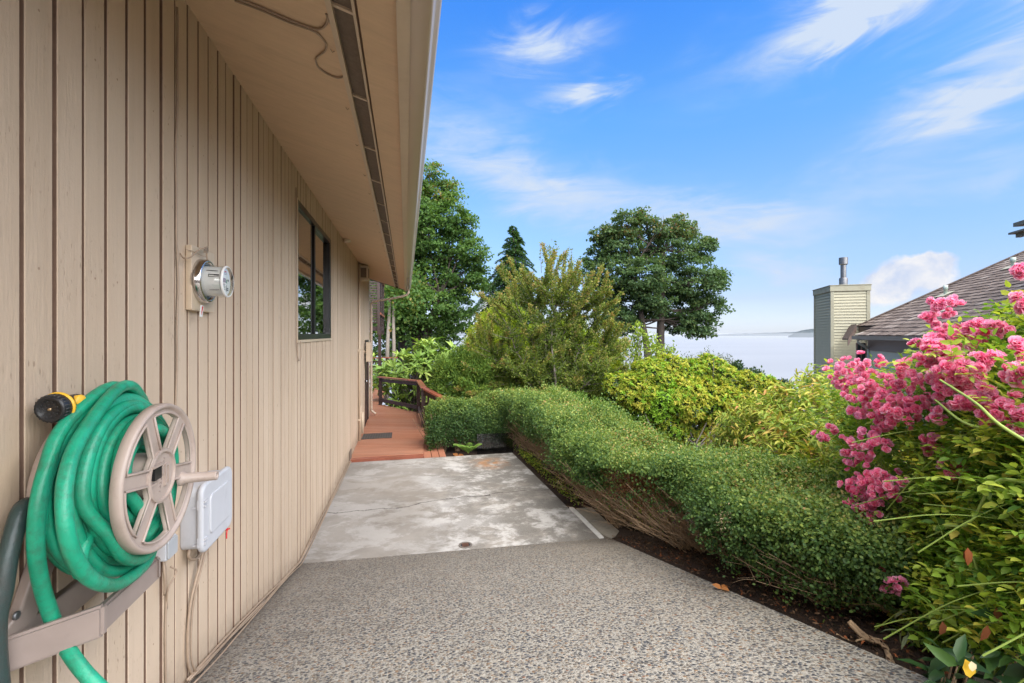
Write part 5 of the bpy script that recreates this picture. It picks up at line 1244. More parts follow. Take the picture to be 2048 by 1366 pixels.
broad_tree('maple_tree', 'tall mid green maple rising behind the gutter line at the left', 'tree',
  [at(838, 840, Zl), at(836, 700, Zl), at(842, 560, Zl + .5), at(848, 430, Zl)],
  [(845, 352, 34), (828, 400, 44), (868, 398, 34), (893, 372, 20), (850, 455, 55), (900, 432, 30), (932, 452, 20), (905, 492, 44), (944, 505, 30), (866, 545, 52), (922, 553, 42), (952, 560, 24), (800, 470, 60), (790, 545, 60), (810, 602, 46), (762, 590, 44), (768, 640, 34), (860, 612, 46), (912, 612, 38), (935, 640, 24), (880, 655, 28), (812, 650, 34), (740, 520, 60), (770, 430, 50), (958, 530, 16), (912, 395, 13), (935, 440, 12)],
  Zl, .42, ML_MAPLE, M_BARK, 31, .14, 3.8, 52, .50, extra_trunks=([at(858, 840, Zl - .6), at(852, 690, Zl - .6), at(880, 590, Zl - .6)], [at(812, 840, Zl + 1), at(806, 700, Zl + 1), at(790, 560, Zl + 1)]))
Zr = 30.0
broad_tree('maple_tree', 'broad dark maple standing alone against the sky in the middle right', 'tree',
  [at(1318, 860, Zr), at(1320, 720, Zr), at(1322, 620, Zr), at(1326, 500, Zr)],
  [(1252, 448, 28), (1275, 438, 20), (1215, 470, 28), (1193, 510, 26), (1240, 490, 40), (1290, 480, 38), (1320, 452, 24), (1350, 455, 26), (1384, 462, 18), (1345, 500, 46), (1400, 500, 32), (1418, 490, 14), (1232, 545, 50), (1290, 552, 46), (1345, 560, 46), (1400, 560, 46), (1432, 555, 20), (1212, 592, 38), (1255, 608, 44), (1305, 615, 34), (1365, 612, 42), (1408, 615, 36), (1400, 652, 26), (1416, 665, 15), (1350, 645, 24), (1240, 640, 28), (1375, 640, 26), (1215, 630, 22), (1262, 650, 20), (1310, 590, 40), (1180, 545, 22), (1190, 470, 14), (1435, 600, 14), (1360, 445, 14), (1286, 425, 12)],
  Zr, .36, ML_MAPLE2, M_BARK, 32, .155, 2.7, 56, .50, inner=.42, extra_trunks=([at(1306, 860, Zr - .5), at(1296, 720, Zr - .5), at(1284, 640, Zr - .5), at(1262, 540, Zr - .5)],))
# dark mass low between the left trunks: undergrowth on the bank
broad_tree('bushy_tree', 'dark shaded understorey tree low behind the pale trunks at the left', 'tree',
  [at(800, 760, 30), at(800, 700, 30), at(805, 650, 30)], [(760, 660, 30), (800, 670, 34), (850, 675, 30), (890, 672, 26), (830, 700, 30), (770, 705, 30), (880, 700, 22)], 30, .2, ML_MAPLE2, M_BARK, 44, .20, 2.6, 26, .5)
for (px0, px1, w) in ((775, 778, .095), (788, 787, .085)):
    t = thing('bare_tree_trunk', 'straight pale grey trunk behind the deck railing, %s of two' % ('left' if px0 == 775 else 'right'), 'tree', at(px0, 760, 20), 'pale bare trunks beyond the deck')
    pts = spline([at(px0, 800, 20), at(px0, 700, 20), at(px1, 640, 21), at(px1 + 2, 590, 22)], 6)
    twigs('trunk', [(pts, [w * (1 - .3 * i / (len(pts) - 1)) for i in range(len(pts))])], M_BARKP, t, 12)
    rng = np.random.default_rng(px0); n = 1500; P = np.array([at(px1 + 6, 590, 22)]) + rng.normal(size=(n, 3)) * .8
    leaves('crown', P, rdir(rng, n), rdir(rng, n), .16, .13, ML_MAPLE, t, 'star', rng.random(n))

def conifer(name, label, apex, basez, rad, Z, mat, seed, nb=900, cat='tree'):
    rng = np.random.default_rng(seed); r = random.Random(seed); t = thing(name, label, cat, (apex.x, apex.y, basez))
    H = apex.z - basez; paths = [([Vector((apex.x, apex.y, basez + H * k / 8)) for k in range(9)], [.16 * (1.02 - k / 8) + .01 for k in range(9)])]
    P = []; A = []; Nn = []; S = []
    for i in range(nb):
        f = (i + r.random()) / nb; z = apex.z - H * f ** .85; l = rad * (f ** .78) * r.choice([.55, .7, .8, .9, 1.0, 1.1, 1.25]) + .10
        a = r.uniform(0, 2 * math.pi); d = Vector((math.cos(a), math.sin(a), 0)); o = Vector((apex.x, apex.y, z)); up_ = r.uniform(.1, .5)
        pts = [o + d * (l * u) + Vector((0, 0, l * (up_ * u - .75 * u * u))) for u in (0, .3, .6, .85, 1)]
        paths.append((pts, [.018 * (1 - .18 * j) for j in range(5)]))
        m = int(40 + l * 110)
        u = rng.random(m) ** .6; side = Vector((-d.y, d.x, 0)); w = rng.normal(size=m) * .12 * (1.2 - u) * (l + .3)
        for uu, ww in zip(u, w):
            P.append(o + d * (l * uu) + side * ww + Vector((0, 0, l * (up_ * uu - .75 * uu * uu) - abs(ww) * .5)))
            A.append(d * .7 + side * (1.1 * np.sign(ww)) + Vector((0, 0, -.5 + .5 * r.random()))); S.append(.10 + .07 * r.random())
    P = np.array(P); A = np.array(A); n = len(P)
    leaves('crown', P, A + rng.normal(size=(n, 3)) * .3, np.array([0, 0, 1.]) + rng.normal(size=(n, 3)) * .35, np.array(S), np.array(S) * .36, mat, t, 'fold', rng.random(n))
    twigs('trunk', paths, M_BARK, t, 5); return t
conifer('fir_tree', 'narrow pointed dark conifer between the left maple and the spiky shrub', at(1026, 452, 22), at(1026, 900, 22).z, 4.6, 22, ML_FIR, 51, 620)

def plume_shrub(name, label, lst, Z, mat, seed, ls, dens, k, cr, base, asp=.28, up=.9, cat='shrub', inner=.5, tpl='fold', group=None, depth=.8, stemmat=None, droop=-.5, tone_w=.4, flat=1.1, split=None):
    """feathery or small leaved shrub made of clumps over lobes"""
    rng = np.random.default_rng(seed); L = lobes_at(lst, Z, depth, seed, 1.0); t = thing(name, label, cat, base, group)
    P, Nn, lb = blob_clumps(rng, L, dens, inner); crr = cr * rng.uniform(.55, 1.3, len(P))
    pos, ax, nor, idx = clump_leaves(rng, P, Nn, k, crr, flat, up, .6, .8, droop)
    n = len(pos); tone = rng.random(len(P))[idx]; ltone = rng.random(len(L))[lb[idx]]
    sz = ls * rng.uniform(.6, 1.3, n); rn = np.clip(rng.random(n) * (1 - tone_w) + (tone * .5 + ltone * .5) * tone_w, 0, 1)
    if split is not None:
        g_ = np.isin(lb[idx], split[0]); leaves('leaves', pos[~g_], ax[~g_], nor[~g_], sz[~g_], sz[~g_] * asp, mat, t, tpl, rn[~g_]); leaves('leaves', pos[g_], ax[g_], nor[g_], sz[g_], sz[g_] * asp, split[1], t, tpl, rn[g_])
    else: leaves('leaves', pos, ax, nor, sz, sz * asp, mat, t, tpl, rn)
    r = random.Random(seed); paths = []
    B = Vector(base)
    for c, rad in L:
        c = Vector(c)
        for q in range(3):
            e = c + Vector((r.gauss(0, .4), r.gauss(0, .4), r.gauss(.2, .3))) * rad[0]; o = B + Vector((r.uniform(-.1, .1), r.uniform(-.1, .1), 0)) * 2
            pts = spline([o, o.lerp(e, .5) + Vector((r.uniform(-.05, .05), r.uniform(-.05, .05), -.05)) * (e - o).length, e], 4); paths.append((pts, [.022 * (1 - .8 * j / (len(pts) - 1)) for j in range(len(pts))]))
    twigs('stems', paths, stemmat or M_GREYTW, t, 5); return t
# golden cypress behind the spiky shrub, in two humps
plume_shrub('golden_cypress', 'bright yellow green feathery cypress, the hump left of the spiky shrub', [(990, 655, 34), (1020, 640, 24), (965, 700, 42), (1015, 700, 44), (1050, 690, 36), (1060, 740, 44), (1000, 760, 46), (950, 750, 36)], 11.6, ML_CYP, 61, .085, 55, 60, .14, at(1005, 840, 11.6), .22, .5, droop=-1.0)
plume_shrub('golden_cypress', 'bright yellow green feathery cypress, the hump right of the spiky shrub', [(1175, 700, 34), (1222, 698, 19), (1140, 680, 40), (1190, 750, 40), (1215, 735, 30), (1160, 790, 44), (1210, 800, 36), (1100, 730, 44), (1185, 835, 30)], 11.2, ML_CYP, 62, .085, 55, 60, .14, at(1165, 880, 11.2), .22, .5, droop=-1.0)
plume_shrub('juniper', 'dark feathery juniper sprawling between rhododendron and spiky shrub, above the hedge', [(905, 775, 34), (945, 775, 36), (985, 790, 34), (1020, 795, 30), (890, 740, 22), (925, 725, 26), (960, 735, 26)], 9.6, ML_JUN, 63, .075, 70, 56, .12, at(950, 850, 9.6), .24, .5, droop=-.6)
plume_shrub('juniper', 'small dark shrub in the shade behind the hedge bend, right of the spiky shrub', [(1150, 810, 22), (1190, 820, 22), (1120, 800, 18), (1205, 850, 20)], 7.9, ML_JUN, 64, .05, 90, 46, .08, at(1170, 860, 7.9), .3, .6)
# mounded yellow green shrub bank
MND = [(1300, 760, 44), (1335, 745, 36), (1270, 785, 40), (1240, 810, 34), (1375, 752, 38), (1418, 745, 36), (1450, 765, 34), (1320, 800, 44), (1370, 800, 46), (1420, 800, 44), (1465, 808, 36), (1275, 830, 34), (1340, 845, 40), (1395, 848, 38), (1440, 850, 36), (1490, 840, 30), (1500, 800, 30), (1525, 775, 24), (1495, 765, 22), (1222, 840, 22), (1480, 870, 26), (1230, 770, 24), (1255, 870, 26), (1300, 885, 30), (1350, 890, 34), (1400, 895, 34), (1450, 900, 34), (1500, 905, 30)]
def mounded():
    rng = np.random.default_rng(71); Z = 8.9; L = lobes_at(MND, Z, .7, 71, .95); base = at(1370, 950, Z)
    t = thing('mounded_shrub', 'wide mounded yellow green shrub bank between hedge and sea', 'shrub', base)
    P, Nn, lb = blob_clumps(rng, L, 420, .74)
    # rosettes: a whorl of small leaves at each shoot tip
    k = 9; n = len(P); idx = np.repeat(np.arange(n), k); az = rng.random(n * k) * 2 * math.pi
    tip = unit(Nn * .7 + np.array([0, 0, .8]) + rng.normal(size=(n, 3)) * .3); u = unit(np.cross(tip, rdir(rng, n))); w = np.cross(tip, u)
    ax = unit(u[idx] * np.cos(az)[:, None] + w[idx] * np.sin(az)[:, None] + tip[idx] * rng.uniform(.0, 1.2, n * k)[:, None]); pos = P[idx] + tip[idx] * (rng.random(n * k) * .03)[:, None]
    for rep in range(2):
        pass
    m = n * k; sz = .060 * rng.uniform(.6, 1.25, m); ltone = rng.random(len(L))[lb[idx]]; tone = rng.random(n)[idx]
    green = (lb[idx] % 4 == 3) | (rng.random(n)[idx] < .18)
    rn = np.clip(rng.random(m) * .45 + tone * .35 + ltone * .25, 0, 1); nr = unit(tip[idx] + rng.normal(size=(m, 3)) * .2)
    leaves('leaves', pos[~green], ax[~green], nr[~green], sz[~green], sz[~green] * .38, ML_PIERIS, t, 'leaf', rn[~green])
    leaves('leaves', pos[green], ax[green], nr[green], sz[green], sz[green] * .38, ML_PIERG, t, 'leaf', rn[green])
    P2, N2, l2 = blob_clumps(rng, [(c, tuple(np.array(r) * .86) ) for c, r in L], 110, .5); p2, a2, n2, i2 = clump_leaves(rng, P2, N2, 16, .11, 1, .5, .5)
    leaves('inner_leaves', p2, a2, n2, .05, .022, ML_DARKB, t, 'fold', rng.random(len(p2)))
    r = random.Random(3); paths = []
    for c, rad in L:
        for q in range(2):
            e = Vector(c) + Vector((r.gauss(0, .5), r.gauss(0, .5), r.gauss(.1, .4))) * rad[0]; o = base + Vector((r.uniform(-1, 1), r.uniform(-.4, .4), 0))
            pts = spline([o, o.lerp(e, .6) + Vector((0, 0, -.05)), e], 4); paths.append((pts, [.02 * (1 - .8 * j / (len(pts) - 1)) for j in range(len(pts))]))
    twigs('stems', paths, M_GREYTW, t, 5)
mounded()
plume_shrub('dark_shrub', 'dark glossy evergreen shrub at the right end of the yellow green bank', [(1500, 768, 26), (1530, 790, 28), (1560, 785, 22), (1550, 810, 24), (1470, 740, 14)], 9.8, ML_DARKB, 72, .06, 90, 40, .11, at(1530, 900, 9.8), .5, .7)
plume_shrub('wispy_shrub', 'thin grey green twiggy shrub peeping over the yellow green bank against the sea', [(1375, 722, 16), (1410, 712, 14), (1440, 728, 20), (1460, 722, 10), (1390, 735, 18)], 10.6, ML_GREYG, 73, .045, 40, 14, .10, at(1420, 860, 10.6), .45, .7, inner=.2)
# light leaved small tree
t_ = plume_shrub('young_tree', 'slender light green young tree with loose leaves in front of the dark maple trunks', [(1262, 690, 20), (1285, 672, 16), (1300, 690, 18), (1270, 720, 20), (1310, 712, 18), (1335, 708, 12), (1245, 705, 14), (1290, 735, 14), (1320, 690, 8), (1275, 655, 8), (1345, 700, 7)], 10.4, ML_LIGHT, 74, .07, 32, 15, .12, at(1280, 820, 10.4), .5, .8, cat='tree', inner=.15, tpl='leaf')

# rhododendron
def rhodo(lst, Z, seed, label, base, ls=.27, dens=11):
    rng = np.random.default_rng(seed); L = lobes_at(lst, Z, .8, seed, 1.0); t = thing('rhododendron', label, 'shrub', base)
    P, Nn, lb = blob_clumps(rng, L, dens, .72); n = len(P); k = 11; idx = np.repeat(np.arange(n), k); az = rng.random(n * k) * 2 * math.pi
    tip = unit(Nn * .6 + np.array([0, 0, .9]) + rng.normal(size=(n, 3)) * .2); u = unit(np.cross(tip, rdir(rng, n))); w = np.cross(tip, u)
    el = rng.uniform(-.35, 1.0, n * k); ax = unit(u[idx] * np.cos(az)[:, None] + w[idx] * np.sin(az)[:, None] + tip[idx] * el[:, None]); pos = P[idx] + ax * .015
    m = n * k; sz = ls * rng.uniform(.6, 1.2, m)
    leaves('leaves', pos, ax, unit(tip[idx] + rng.normal(size=(m, 3)) * .15), sz, sz * .27, ML_RHODO, t, 'leaf', np.clip(rng.random(m) * .5 + rng.random(n)[idx] * .5, 0, 1))
    r = random.Random(seed); paths = []
    for i in range(n):
        e = Vector(P[i]); o = Vector(base) + Vector((r.uniform(-.3, .3), r.uniform(-.3, .3), 0)); j = o.lerp(e, .6) + Vector((r.uniform(-.1, .1), r.uniform(-.1, .1), -.1))
        pts = spline([o, j, e], 3); paths.append((pts, [.014 * (1 - .7 * q / (len(pts) - 1)) for q in range(len(pts))]))
    twigs('stems', paths, M_BARK, t, 4)
rhodo([(800, 735, 32), (835, 710, 28), (865, 700, 24), (840, 745, 36), (880, 730, 32), (905, 715, 20), (780, 765, 28), (820, 790, 30), (860, 785, 34), (900, 765, 26), (800, 812, 26)], 13.4, 81, 'rhododendron with whorls of long light green leaves behind the deck railing', at(840, 870, 13.4))
rhodo([(750, 730, 20), (762, 745, 20), (752, 755, 18), (775, 728, 14)], 18.5, 82, 'smaller rhododendron far behind, in the gap between house corner and balcony post', at(760, 800, 18.5), .22, 8)

# the spiky, fan branched shrub
def spiky():
    rng = np.random.default_rng(91); r = random.Random(91); Z = 9.6; base = at(1112, 835, Z)
    t = thing('spiky_shrub', 'fan shaped shrub of stiff bronze green shoots rising behind the hedge bend', 'shrub', base)
    paths = []; P = []; A = []; S = []; RN = []
    tips = [(1085, 488), (1110, 500), (1100, 520), (1130, 505), (1140, 530), (1160, 525), (1018, 520), (1015, 545), (1030, 560), (960, 585), (985, 600), (1205, 532), (1215, 545), (1195, 560), (1222, 585), (1232, 600), (1235, 620), (1225, 640), (1238, 660), (1045, 540), (1060, 545), (1075, 560), (1120, 560), (1150, 560), (1170, 570), (1185, 545), (1000, 640), (955, 650), (940, 668), (935, 690), (945, 715), (930, 735), (955, 750), (975, 770), (1000, 700), (1215, 690), (1240, 700), (1250, 735), (1262, 742), (1230, 760), (1030, 620), (1060, 610), (1090, 600), (1125, 610), (1160, 620), (1190, 620), (1045, 660), (1080, 660), (1110, 650), (1150, 660), (1190, 670), (1015, 680), (1065, 700), (1105, 700), (1140, 700), (1175, 710), (1205, 720), (985, 730), (1025, 740), (1150, 745), (1190, 760), (1220, 800), (1120, 745), (1080, 745), (1000, 770), (1040, 775)]
    boughs = []
    for px, py in ((1010, 730), (985, 700), (1020, 660), (1045, 640), (1070, 610), (1090, 640), (1115, 600), (1140, 640), (1160, 610), (1185, 650), (1205, 690), (1195, 730), (1060, 720), (1130, 700), (1160, 740), (1030, 760), (1100, 740)):
        tip = at(px, py, Z + r.uniform(-.6, .6)); o = base + Vector((r.gauss(0, .06), r.gauss(0, .06), 0)); m1 = o.lerp(tip, .35) + Vector((r.gauss(0, .10), r.gauss(0, .10), .05)); m2 = o.lerp(tip, .7) + Vector((r.gauss(0, .08), r.gauss(0, .08), .0))
        pts = spline([o, m1, m2, tip], 6); boughs.append(pts); paths.append((pts, [.030 * (1 - .6 * i / (len(pts) - 1)) for i in range(len(pts))]))
    allt = []
    for px, py in tips:
        allt.append((px, py, 1.0))
        for q in range(2): allt.append((px + r.uniform(-26, 26), py + r.uniform(6, 60), .8))
    nbig = 0
    for px, py, kk in allt:
        tip = at(px, py, Z + r.uniform(-.75, .75)); cand = [q for bb in boughs for q in bb[5:]]
        o = min(cand, key=lambda q: (tip - q).length + 1.6 * max(0, q.z - tip.z + .15) + r.uniform(0, .5) + (0 if (tip - q).length > .35 else 1)).copy()
        dv = tip - o; hz = Vector((dv.x, dv.y, 0)); mid = o + hz * r.uniform(.5, .68) + Vector((0, 0, dv.z * r.uniform(.36, .48))) + Vector((r.gauss(0, .05), r.gauss(0, .05), 0))
        pts = spline([o, mid, tip], 7); n = len(pts); paths.append((pts, [.013 * (1 - .8 * i / (n - 1)) for i in range(n)]))
        for i in range(1, n - 1):
            f = .25 + .75 * i / (n - 1)
            a, b_ = pts[i], pts[i + 1]; seg = (b_ - a)
            cnt = int(seg.length * 560 * (.45 + f))
            for c in range(cnt):
                u = r.random(); p = a + seg * u; rad = abs(r.gauss(0, .028)) * (1.15 - .3 * f)
                dirr = Vector((r.gauss(0, 1), r.gauss(0, 1), r.gauss(0, 1))).normalized(); p = p + dirr * rad
                P.append(p); A.append(dirr * .8 + seg.normalized() * .7); S.append(r.uniform(.030, .056)); RN.append(min(1, max(0, r.random() * .55 + f ** 1.5 * .52 - .04)))
        # side shoots
        for q in range(1):
            i = r.randint(n // 3, n - 3); a = pts[i]; d = (pts[i + 1] - pts[i]).normalized(); s = (d + Vector((r.gauss(0, .55), r.gauss(0, .55), r.uniform(.1, .6)))).normalized(); l = r.uniform(.15, .42)
            l *= 1.15; q2 = [a, a + s * l * .5, a + s * l + Vector((0, 0, .04))]; paths.append((q2, [.006, .004, .002]))
            for c in range(int(l * 300)):
                u = r.random(); p = a + s * l * u; dirr = Vector((r.gauss(0, 1), r.gauss(0, 1), r.gauss(0, 1))).normalized(); p = p + dirr * abs(r.gauss(0, .036))
                P.append(p); A.append(dirr * .8 + s * .7); S.append(r.uniform(.032, .058)); RN.append(min(1, max(0, r.random() * .7 + .2 * u)))
    # the loose pairs of larger leaves on the topmost whips
    for px, py in ((1080, 486), (1105, 497), (1112, 484), (1138, 508), (1143, 500)):
        for q in range(9):
            p = at(px + r.uniform(-3, 3), py + q * 6, Z); a_ = Vector((r.uniform(-1, 1), r.uniform(-.4, .4), .35)); P.append(p); A.append(a_); S.append(.075); RN.append(.25 + .3 * r.random())
        paths.append(([at(px, py - 2, Z), at(px + 3, py + 60, Z)], [.003, .006]))
    for bb in boughs:
        for i in range(4, len(bb) - 1):
            a, b_ = bb[i], bb[i + 1]; seg = b_ - a
            for q in range(3):
                s = (Vector((r.gauss(0, 1), r.gauss(0, 1), r.uniform(.1, 1.3)))).normalized(); l = r.uniform(.14, .40); o = a + seg * r.random()
                q2 = [o, o + s * l * .5, o + s * l + Vector((0, 0, .05))]; paths.append((q2, [.007, .005, .002]))
                for c in range(int(l * 230)):
                    u = r.random(); dirr = Vector((r.gauss(0, 1), r.gauss(0, 1), r.gauss(0, 1))).normalized(); p = o + s * l * u + dirr * abs(r.gauss(0, .040))
                    P.append(p); A.append(dirr * .8 + s * .7); S.append(r.uniform(.034, .060)); RN.append(min(1, max(0, r.random() * .55 + .15 * u)))
    P = np.array([tuple(v) for v in P]); A = np.array([tuple(v) for v in A]); S = np.array(S); n = len(P)
    leaves('leaves', P, A + rng.normal(size=(n, 3)) * .2, rdir(rng, n) + np.array([0, 0, .7]), S, S * .52, ML_SPIKE, t, 'fold', np.array(RN))
    twigs('stems', paths, M_GREYTW, t, 5)
spiky()

# bamboo-like narrow leaved shrub
def nandina():
    rng = np.random.default_rng(101); r = random.Random(101)
    lst = [(1520, 860, 60, 4.9), (1480, 870, 40, 5.2), (1570, 850, 60, 4.6), (1630, 870, 80, 4.0), (1600, 920, 80, 3.8), (1540, 900, 50, 4.6), (1680, 930, 90, 3.4), (1660, 1000, 80, 3.1), (1720, 1020, 80, 2.8), (1620, 810, 50, 4.6), (1680, 800, 60, 4.2), (1450, 880, 24, 5.4)]
    base = at(1620, 1150, 3.6); base.z = gz(base.x, base.y)
    t = thing('leafy_shrub', 'narrow leaved yellow green and bronze shrub between the hedge and the roses', 'shrub', base)
    L = [(at(px, py, Z), (pr * Z / 910, pr * Z / 910 * 1.2, pr * Z / 910)) for px, py, pr, Z in lst]
    P, Nn, lb = blob_clumps(rng, L, 110, .6); n = len(P); paths = []
    k = 8; idx = np.repeat(np.arange(n), k); m = n * k
    spd = unit(Nn * .9 + np.array([0, 0, .55]) + rng.normal(size=(n, 3)) * .4); u = unit(np.cross(spd, rdir(rng, n)))
    j = np.tile(np.arange(k), n); sgn = np.where(j % 2, 1., -1.)[:, None]
    pos = P[idx] + spd[idx] * (j * .022 - .05)[:, None]; ax = unit(spd[idx] * .55 + u[idx] * sgn * .9 + np.array([0, 0, -.25]) + rng.normal(size=(m, 3)) * .22)
    sz = .082 * rng.uniform(.6, 1.3, m); tone = rng.random(n)[idx]
    rn = np.clip(rng.random(m) * .45 + tone * .35 + (j / k) * .22, 0, 1)
    leaves('leaves', pos, ax, unit(np.cross(ax, u[idx]) * .3 + np.array([0, 0, 1.]) + rng.normal(size=(m, 3)) * .3), sz, sz * .27, ML_NAND, t, 'leaf', rn)
    for i in range(0, n, 3):
        e = Vector(P[i]); d = Vector(spd[i]); o = e - d * .35 - Vector((0, 0, .15)); paths.append((spline([o, e - d * .12, e + d * .13], 3), [.0035 * (1 - .7 * q / 6) for q in range(7)]))
    for c, rad in L:
        for q in range(6):
            e = Vector(c) + Vector((r.gauss(0, .4), r.gauss(0, .4), 0)) * rad[0]; o = Vector((e.x + r.uniform(-.2, .2), e.y + r.uniform(-.2, .2), gz(e.x, e.y) - .1)); paths.append((spline([o, o.lerp(e, .5) + Vector((.05, 0, 0)), e], 4), [.009 * (1 - .5 * q_ / 8) for q_ in range(9)]))
    twigs('stems', paths, simple('red brown stems', (.16, .085, .04), .6, .3, 30, .1), t, 5)
nandina()

# ------------------------------------------------------------------ the rose
def rose_mesh(seed, rad=.0195, mat=None):
    """one ruffled double blossom, petals in whorls round +Z"""
    r = random.Random(seed); V = []; F = []; rn = []
    for ring, (n, tilt, pr, op) in enumerate(((5, 8, 1.0, .10), (6, 32, .95, .08), (6, 52, .80, .05), (5, 70, .62, .03), (3, 84, .4, .0))):
        for i in range(n):
            a = 2 * math.pi * (i + .5 * ring + r.uniform(-.2, .2)) / n; el = R(tilt + r.uniform(-9, 9)); L = rad * pr * r.uniform(.85, 1.15); Wd = L * r.uniform(.95, 1.25)
            o = Vector((math.cos(a), math.sin(a), 0)) * rad * op; d = Vector((math.cos(a) * math.cos(el), math.sin(a) * math.cos(el), math.sin(el))); s = Vector((-math.sin(a), math.cos(a), 0)); up_ = d.cross(s) * -1
            up_ = s.cross(d)
            b0 = len(V); tone = r.random() * .55 + (.0 if ring < 2 else .12)
            for u in (0, .5, 1):
                for v in (-1, 0, 1):
                    ww = (0.25, 1.0, .72)[int(u * 2)] * v * Wd * .5; lift = (.22 * abs(v) + .10 * u * u * -1 + r.uniform(-.07, .07)) * L
                    if u == 1: lift -= .16 * L
                    V.append(o + d * L * (u - (.14 * abs(v) if u == 1 else 0)) + s * ww - up_ * lift * -1); rn.append(min(1, tone + (.30 if u == 1 else 0.1 * u) + r.uniform(-.08, .08)))
            for y in range(2):
                for x in range(2): F.append((b0 + 3 * y + x, b0 + 3 * y + x + 1, b0 + 3 * y + x + 4, b0 + 3 * y + x + 3))
    me = bpy.data.meshes.new('rose_blossom'); me.from_pydata([tuple(v) for v in V], [], F); me.update()
    at_ = me.attributes.new('rnd', 'FLOAT', 'POINT'); at_.data.foreach_set('value', [max(0, x) for x in rn])
    me.materials.append(mat or ML_PETAL); me.polygons.foreach_set('use_smooth', [True] * len(me.polygons)); return me
def roses():
    rng = np.random.default_rng(111); r = random.Random(111)
    base = Vector((2.75, 1.35, gz(2.75, 1.35) - .05))
    t = thing('rose_bush', 'rambling rose bush covered in clusters of pink blossoms, filling the right edge', 'rose bush', base)
    def Zof(px, py):
        """how far the face of the bush stands from the lens"""
        z = np.interp(px, [1650, 1750, 1850, 1950, 2050, 2300], [2.75, 2.35, 2.0, 1.72, 1.5, 1.25])
        return z + (.25 if py < 700 else 0) - .12 * max(0, min(1, (py - 900) / 300))
    # clusters of blossoms: px, py, spread in px, count
    CL = [(1700, 745, 30, 26), (1735, 775, 34, 30), (1680, 750, 18, 10), (1770, 800, 36, 30), (1808, 815, 30, 22), (1745, 735, 20, 12), (1860, 640, 17, 7), (1888, 612, 17, 8), (1912, 608, 10, 4), (1870, 700, 20, 12), (1900, 680, 24, 16), (1925, 665, 20, 10), (1885, 735, 34, 34), (1920, 745, 26, 20), (1900, 760, 26, 16), (1955, 650, 14, 6), (1975, 665, 16, 8), (2000, 660, 14, 6), (2042, 545, 9, 4), (2042, 535, 6, 2), (2044, 600, 9, 4), (2045, 615, 7, 3), (1840, 690, 10, 4), (1720, 815, 16, 9), (1715, 825, 12, 5), (1760, 840, 20, 14), (1740, 870, 16, 7), (1790, 830, 22, 12), (1640, 870, 8, 5), (1645, 875, 6, 3),
          (1720, 905, 22, 12), (1755, 890, 18, 10), (1700, 920, 14, 7), (1740, 960, 34, 30), (1710, 975, 18, 12), (1775, 960, 20, 10), (1715, 1010, 18, 14), (1740, 1020, 16, 12), (1725, 1050, 12, 7), (1745, 1080, 9, 4), (1765, 1118, 16, 10), (1772, 1132, 10, 5), (1785, 1165, 16, 9), (1800, 1172, 12, 5), (1690, 880, 12, 5), (1660, 860, 10, 4), (1845, 885, 12, 4), (1870, 880, 14, 5), (1905, 930, 12, 4), (1930, 810, 16, 7), (1960, 800, 18, 9), (1975, 835, 12, 5), (2020, 810, 20, 9), (2030, 840, 16, 6), (1985, 790, 16, 6), (1970, 720, 18, 8), (2010, 740, 14, 5), (2040, 760, 12, 6), (2044, 830, 10, 5), (1850, 760, 18, 8), (1830, 800, 22, 10), (1800, 770, 20, 8), (1880, 830, 18, 7), (2035, 700, 12, 4), (1960, 690, 14, 6), (1800, 745, 20, 8)]
    blos = []
    for px, py, sp, n in CL:
        Zc = Zof(px, py) - (.24 if (px < 1830 and py > 850) else .16 if px < 1830 else .09); c = at(px, py, Zc); s = sp * Zc / 910
        n = max(3, int(n * 1.35)); s *= 1.12
        for i in range(n):
            d = Vector((r.gauss(0, .55), r.gauss(0, .55), r.gauss(0, .55))); 
            if d.length > 1.3: d *= 1.3 / d.length
            p = c + d * s; f = (Vector((0, 0, EYE)) - p).normalized(); nrm = (f * .7 + d * .8 + Vector((r.gauss(0, .35), r.gauss(0, .35), .35 + r.gauss(0, .3)))).normalized()
            blos.append((p, nrm, r.uniform(.62, 1.12) * (1.0 if px < 1860 else 1.05), (px, py)))
    variants = [rose_mesh(i) for i in range(8)] + [rose_mesh(20 + i, mat=ML_PETAL2) for i in range(3)]
    order = sorted(range(len(blos)), key=lambda i: (blos[i][0] - Vector((0, 0, EYE))).length / blos[i][2])
    big = set(order[:100]); rest = MB(); rrn = []
    rV = []; rF = []; rR = []; rM = []
    for i, (p, nrm, sc_, pp) in enumerate(blos):
        pale = (pp[1] > 1140) or r.random() < .10; me = variants[r.randint(8, 10) if pale else r.randint(0, 7)]
        rot = nrm.to_track_quat('Z', 'Y').to_matrix().to_4x4() @ Matrix.Rotation(r.uniform(0, 6.3), 4, 'Z'); M = Matrix.Translation(p) @ rot @ Matrix.Scale(sc_, 4)
        if i in big:
            o = bpy.data.objects.new('rose_blossom', me); C.objects.link(o); o.parent = t; o.matrix_parent_inverse = Matrix.Translation(t.location).inverted(); o.matrix_basis = M
        else:
            b0 = len(rV); rV += [tuple(M @ v.co) for v in me.vertices]; rF += [tuple(q + b0 for q in f.vertices) for f in me.polygons]; rR += [d.value for d in me.attributes['rnd'].data]; rM += [1 if pale else 0] * len(me.polygons)
    me = bpy.data.meshes.new('rose_blossoms'); me.from_pydata(rV, [], rF); me.update(); a_ = me.attributes.new('rnd', 'FLOAT', 'POINT'); a_.data.foreach_set('value', rR)
    me.materials.append(ML_PETAL); me.materials.append(ML_PETAL2); me.polygons.foreach_set('material_index', rM); me.polygons.foreach_set('use_smooth', [True] * len(me.polygons))
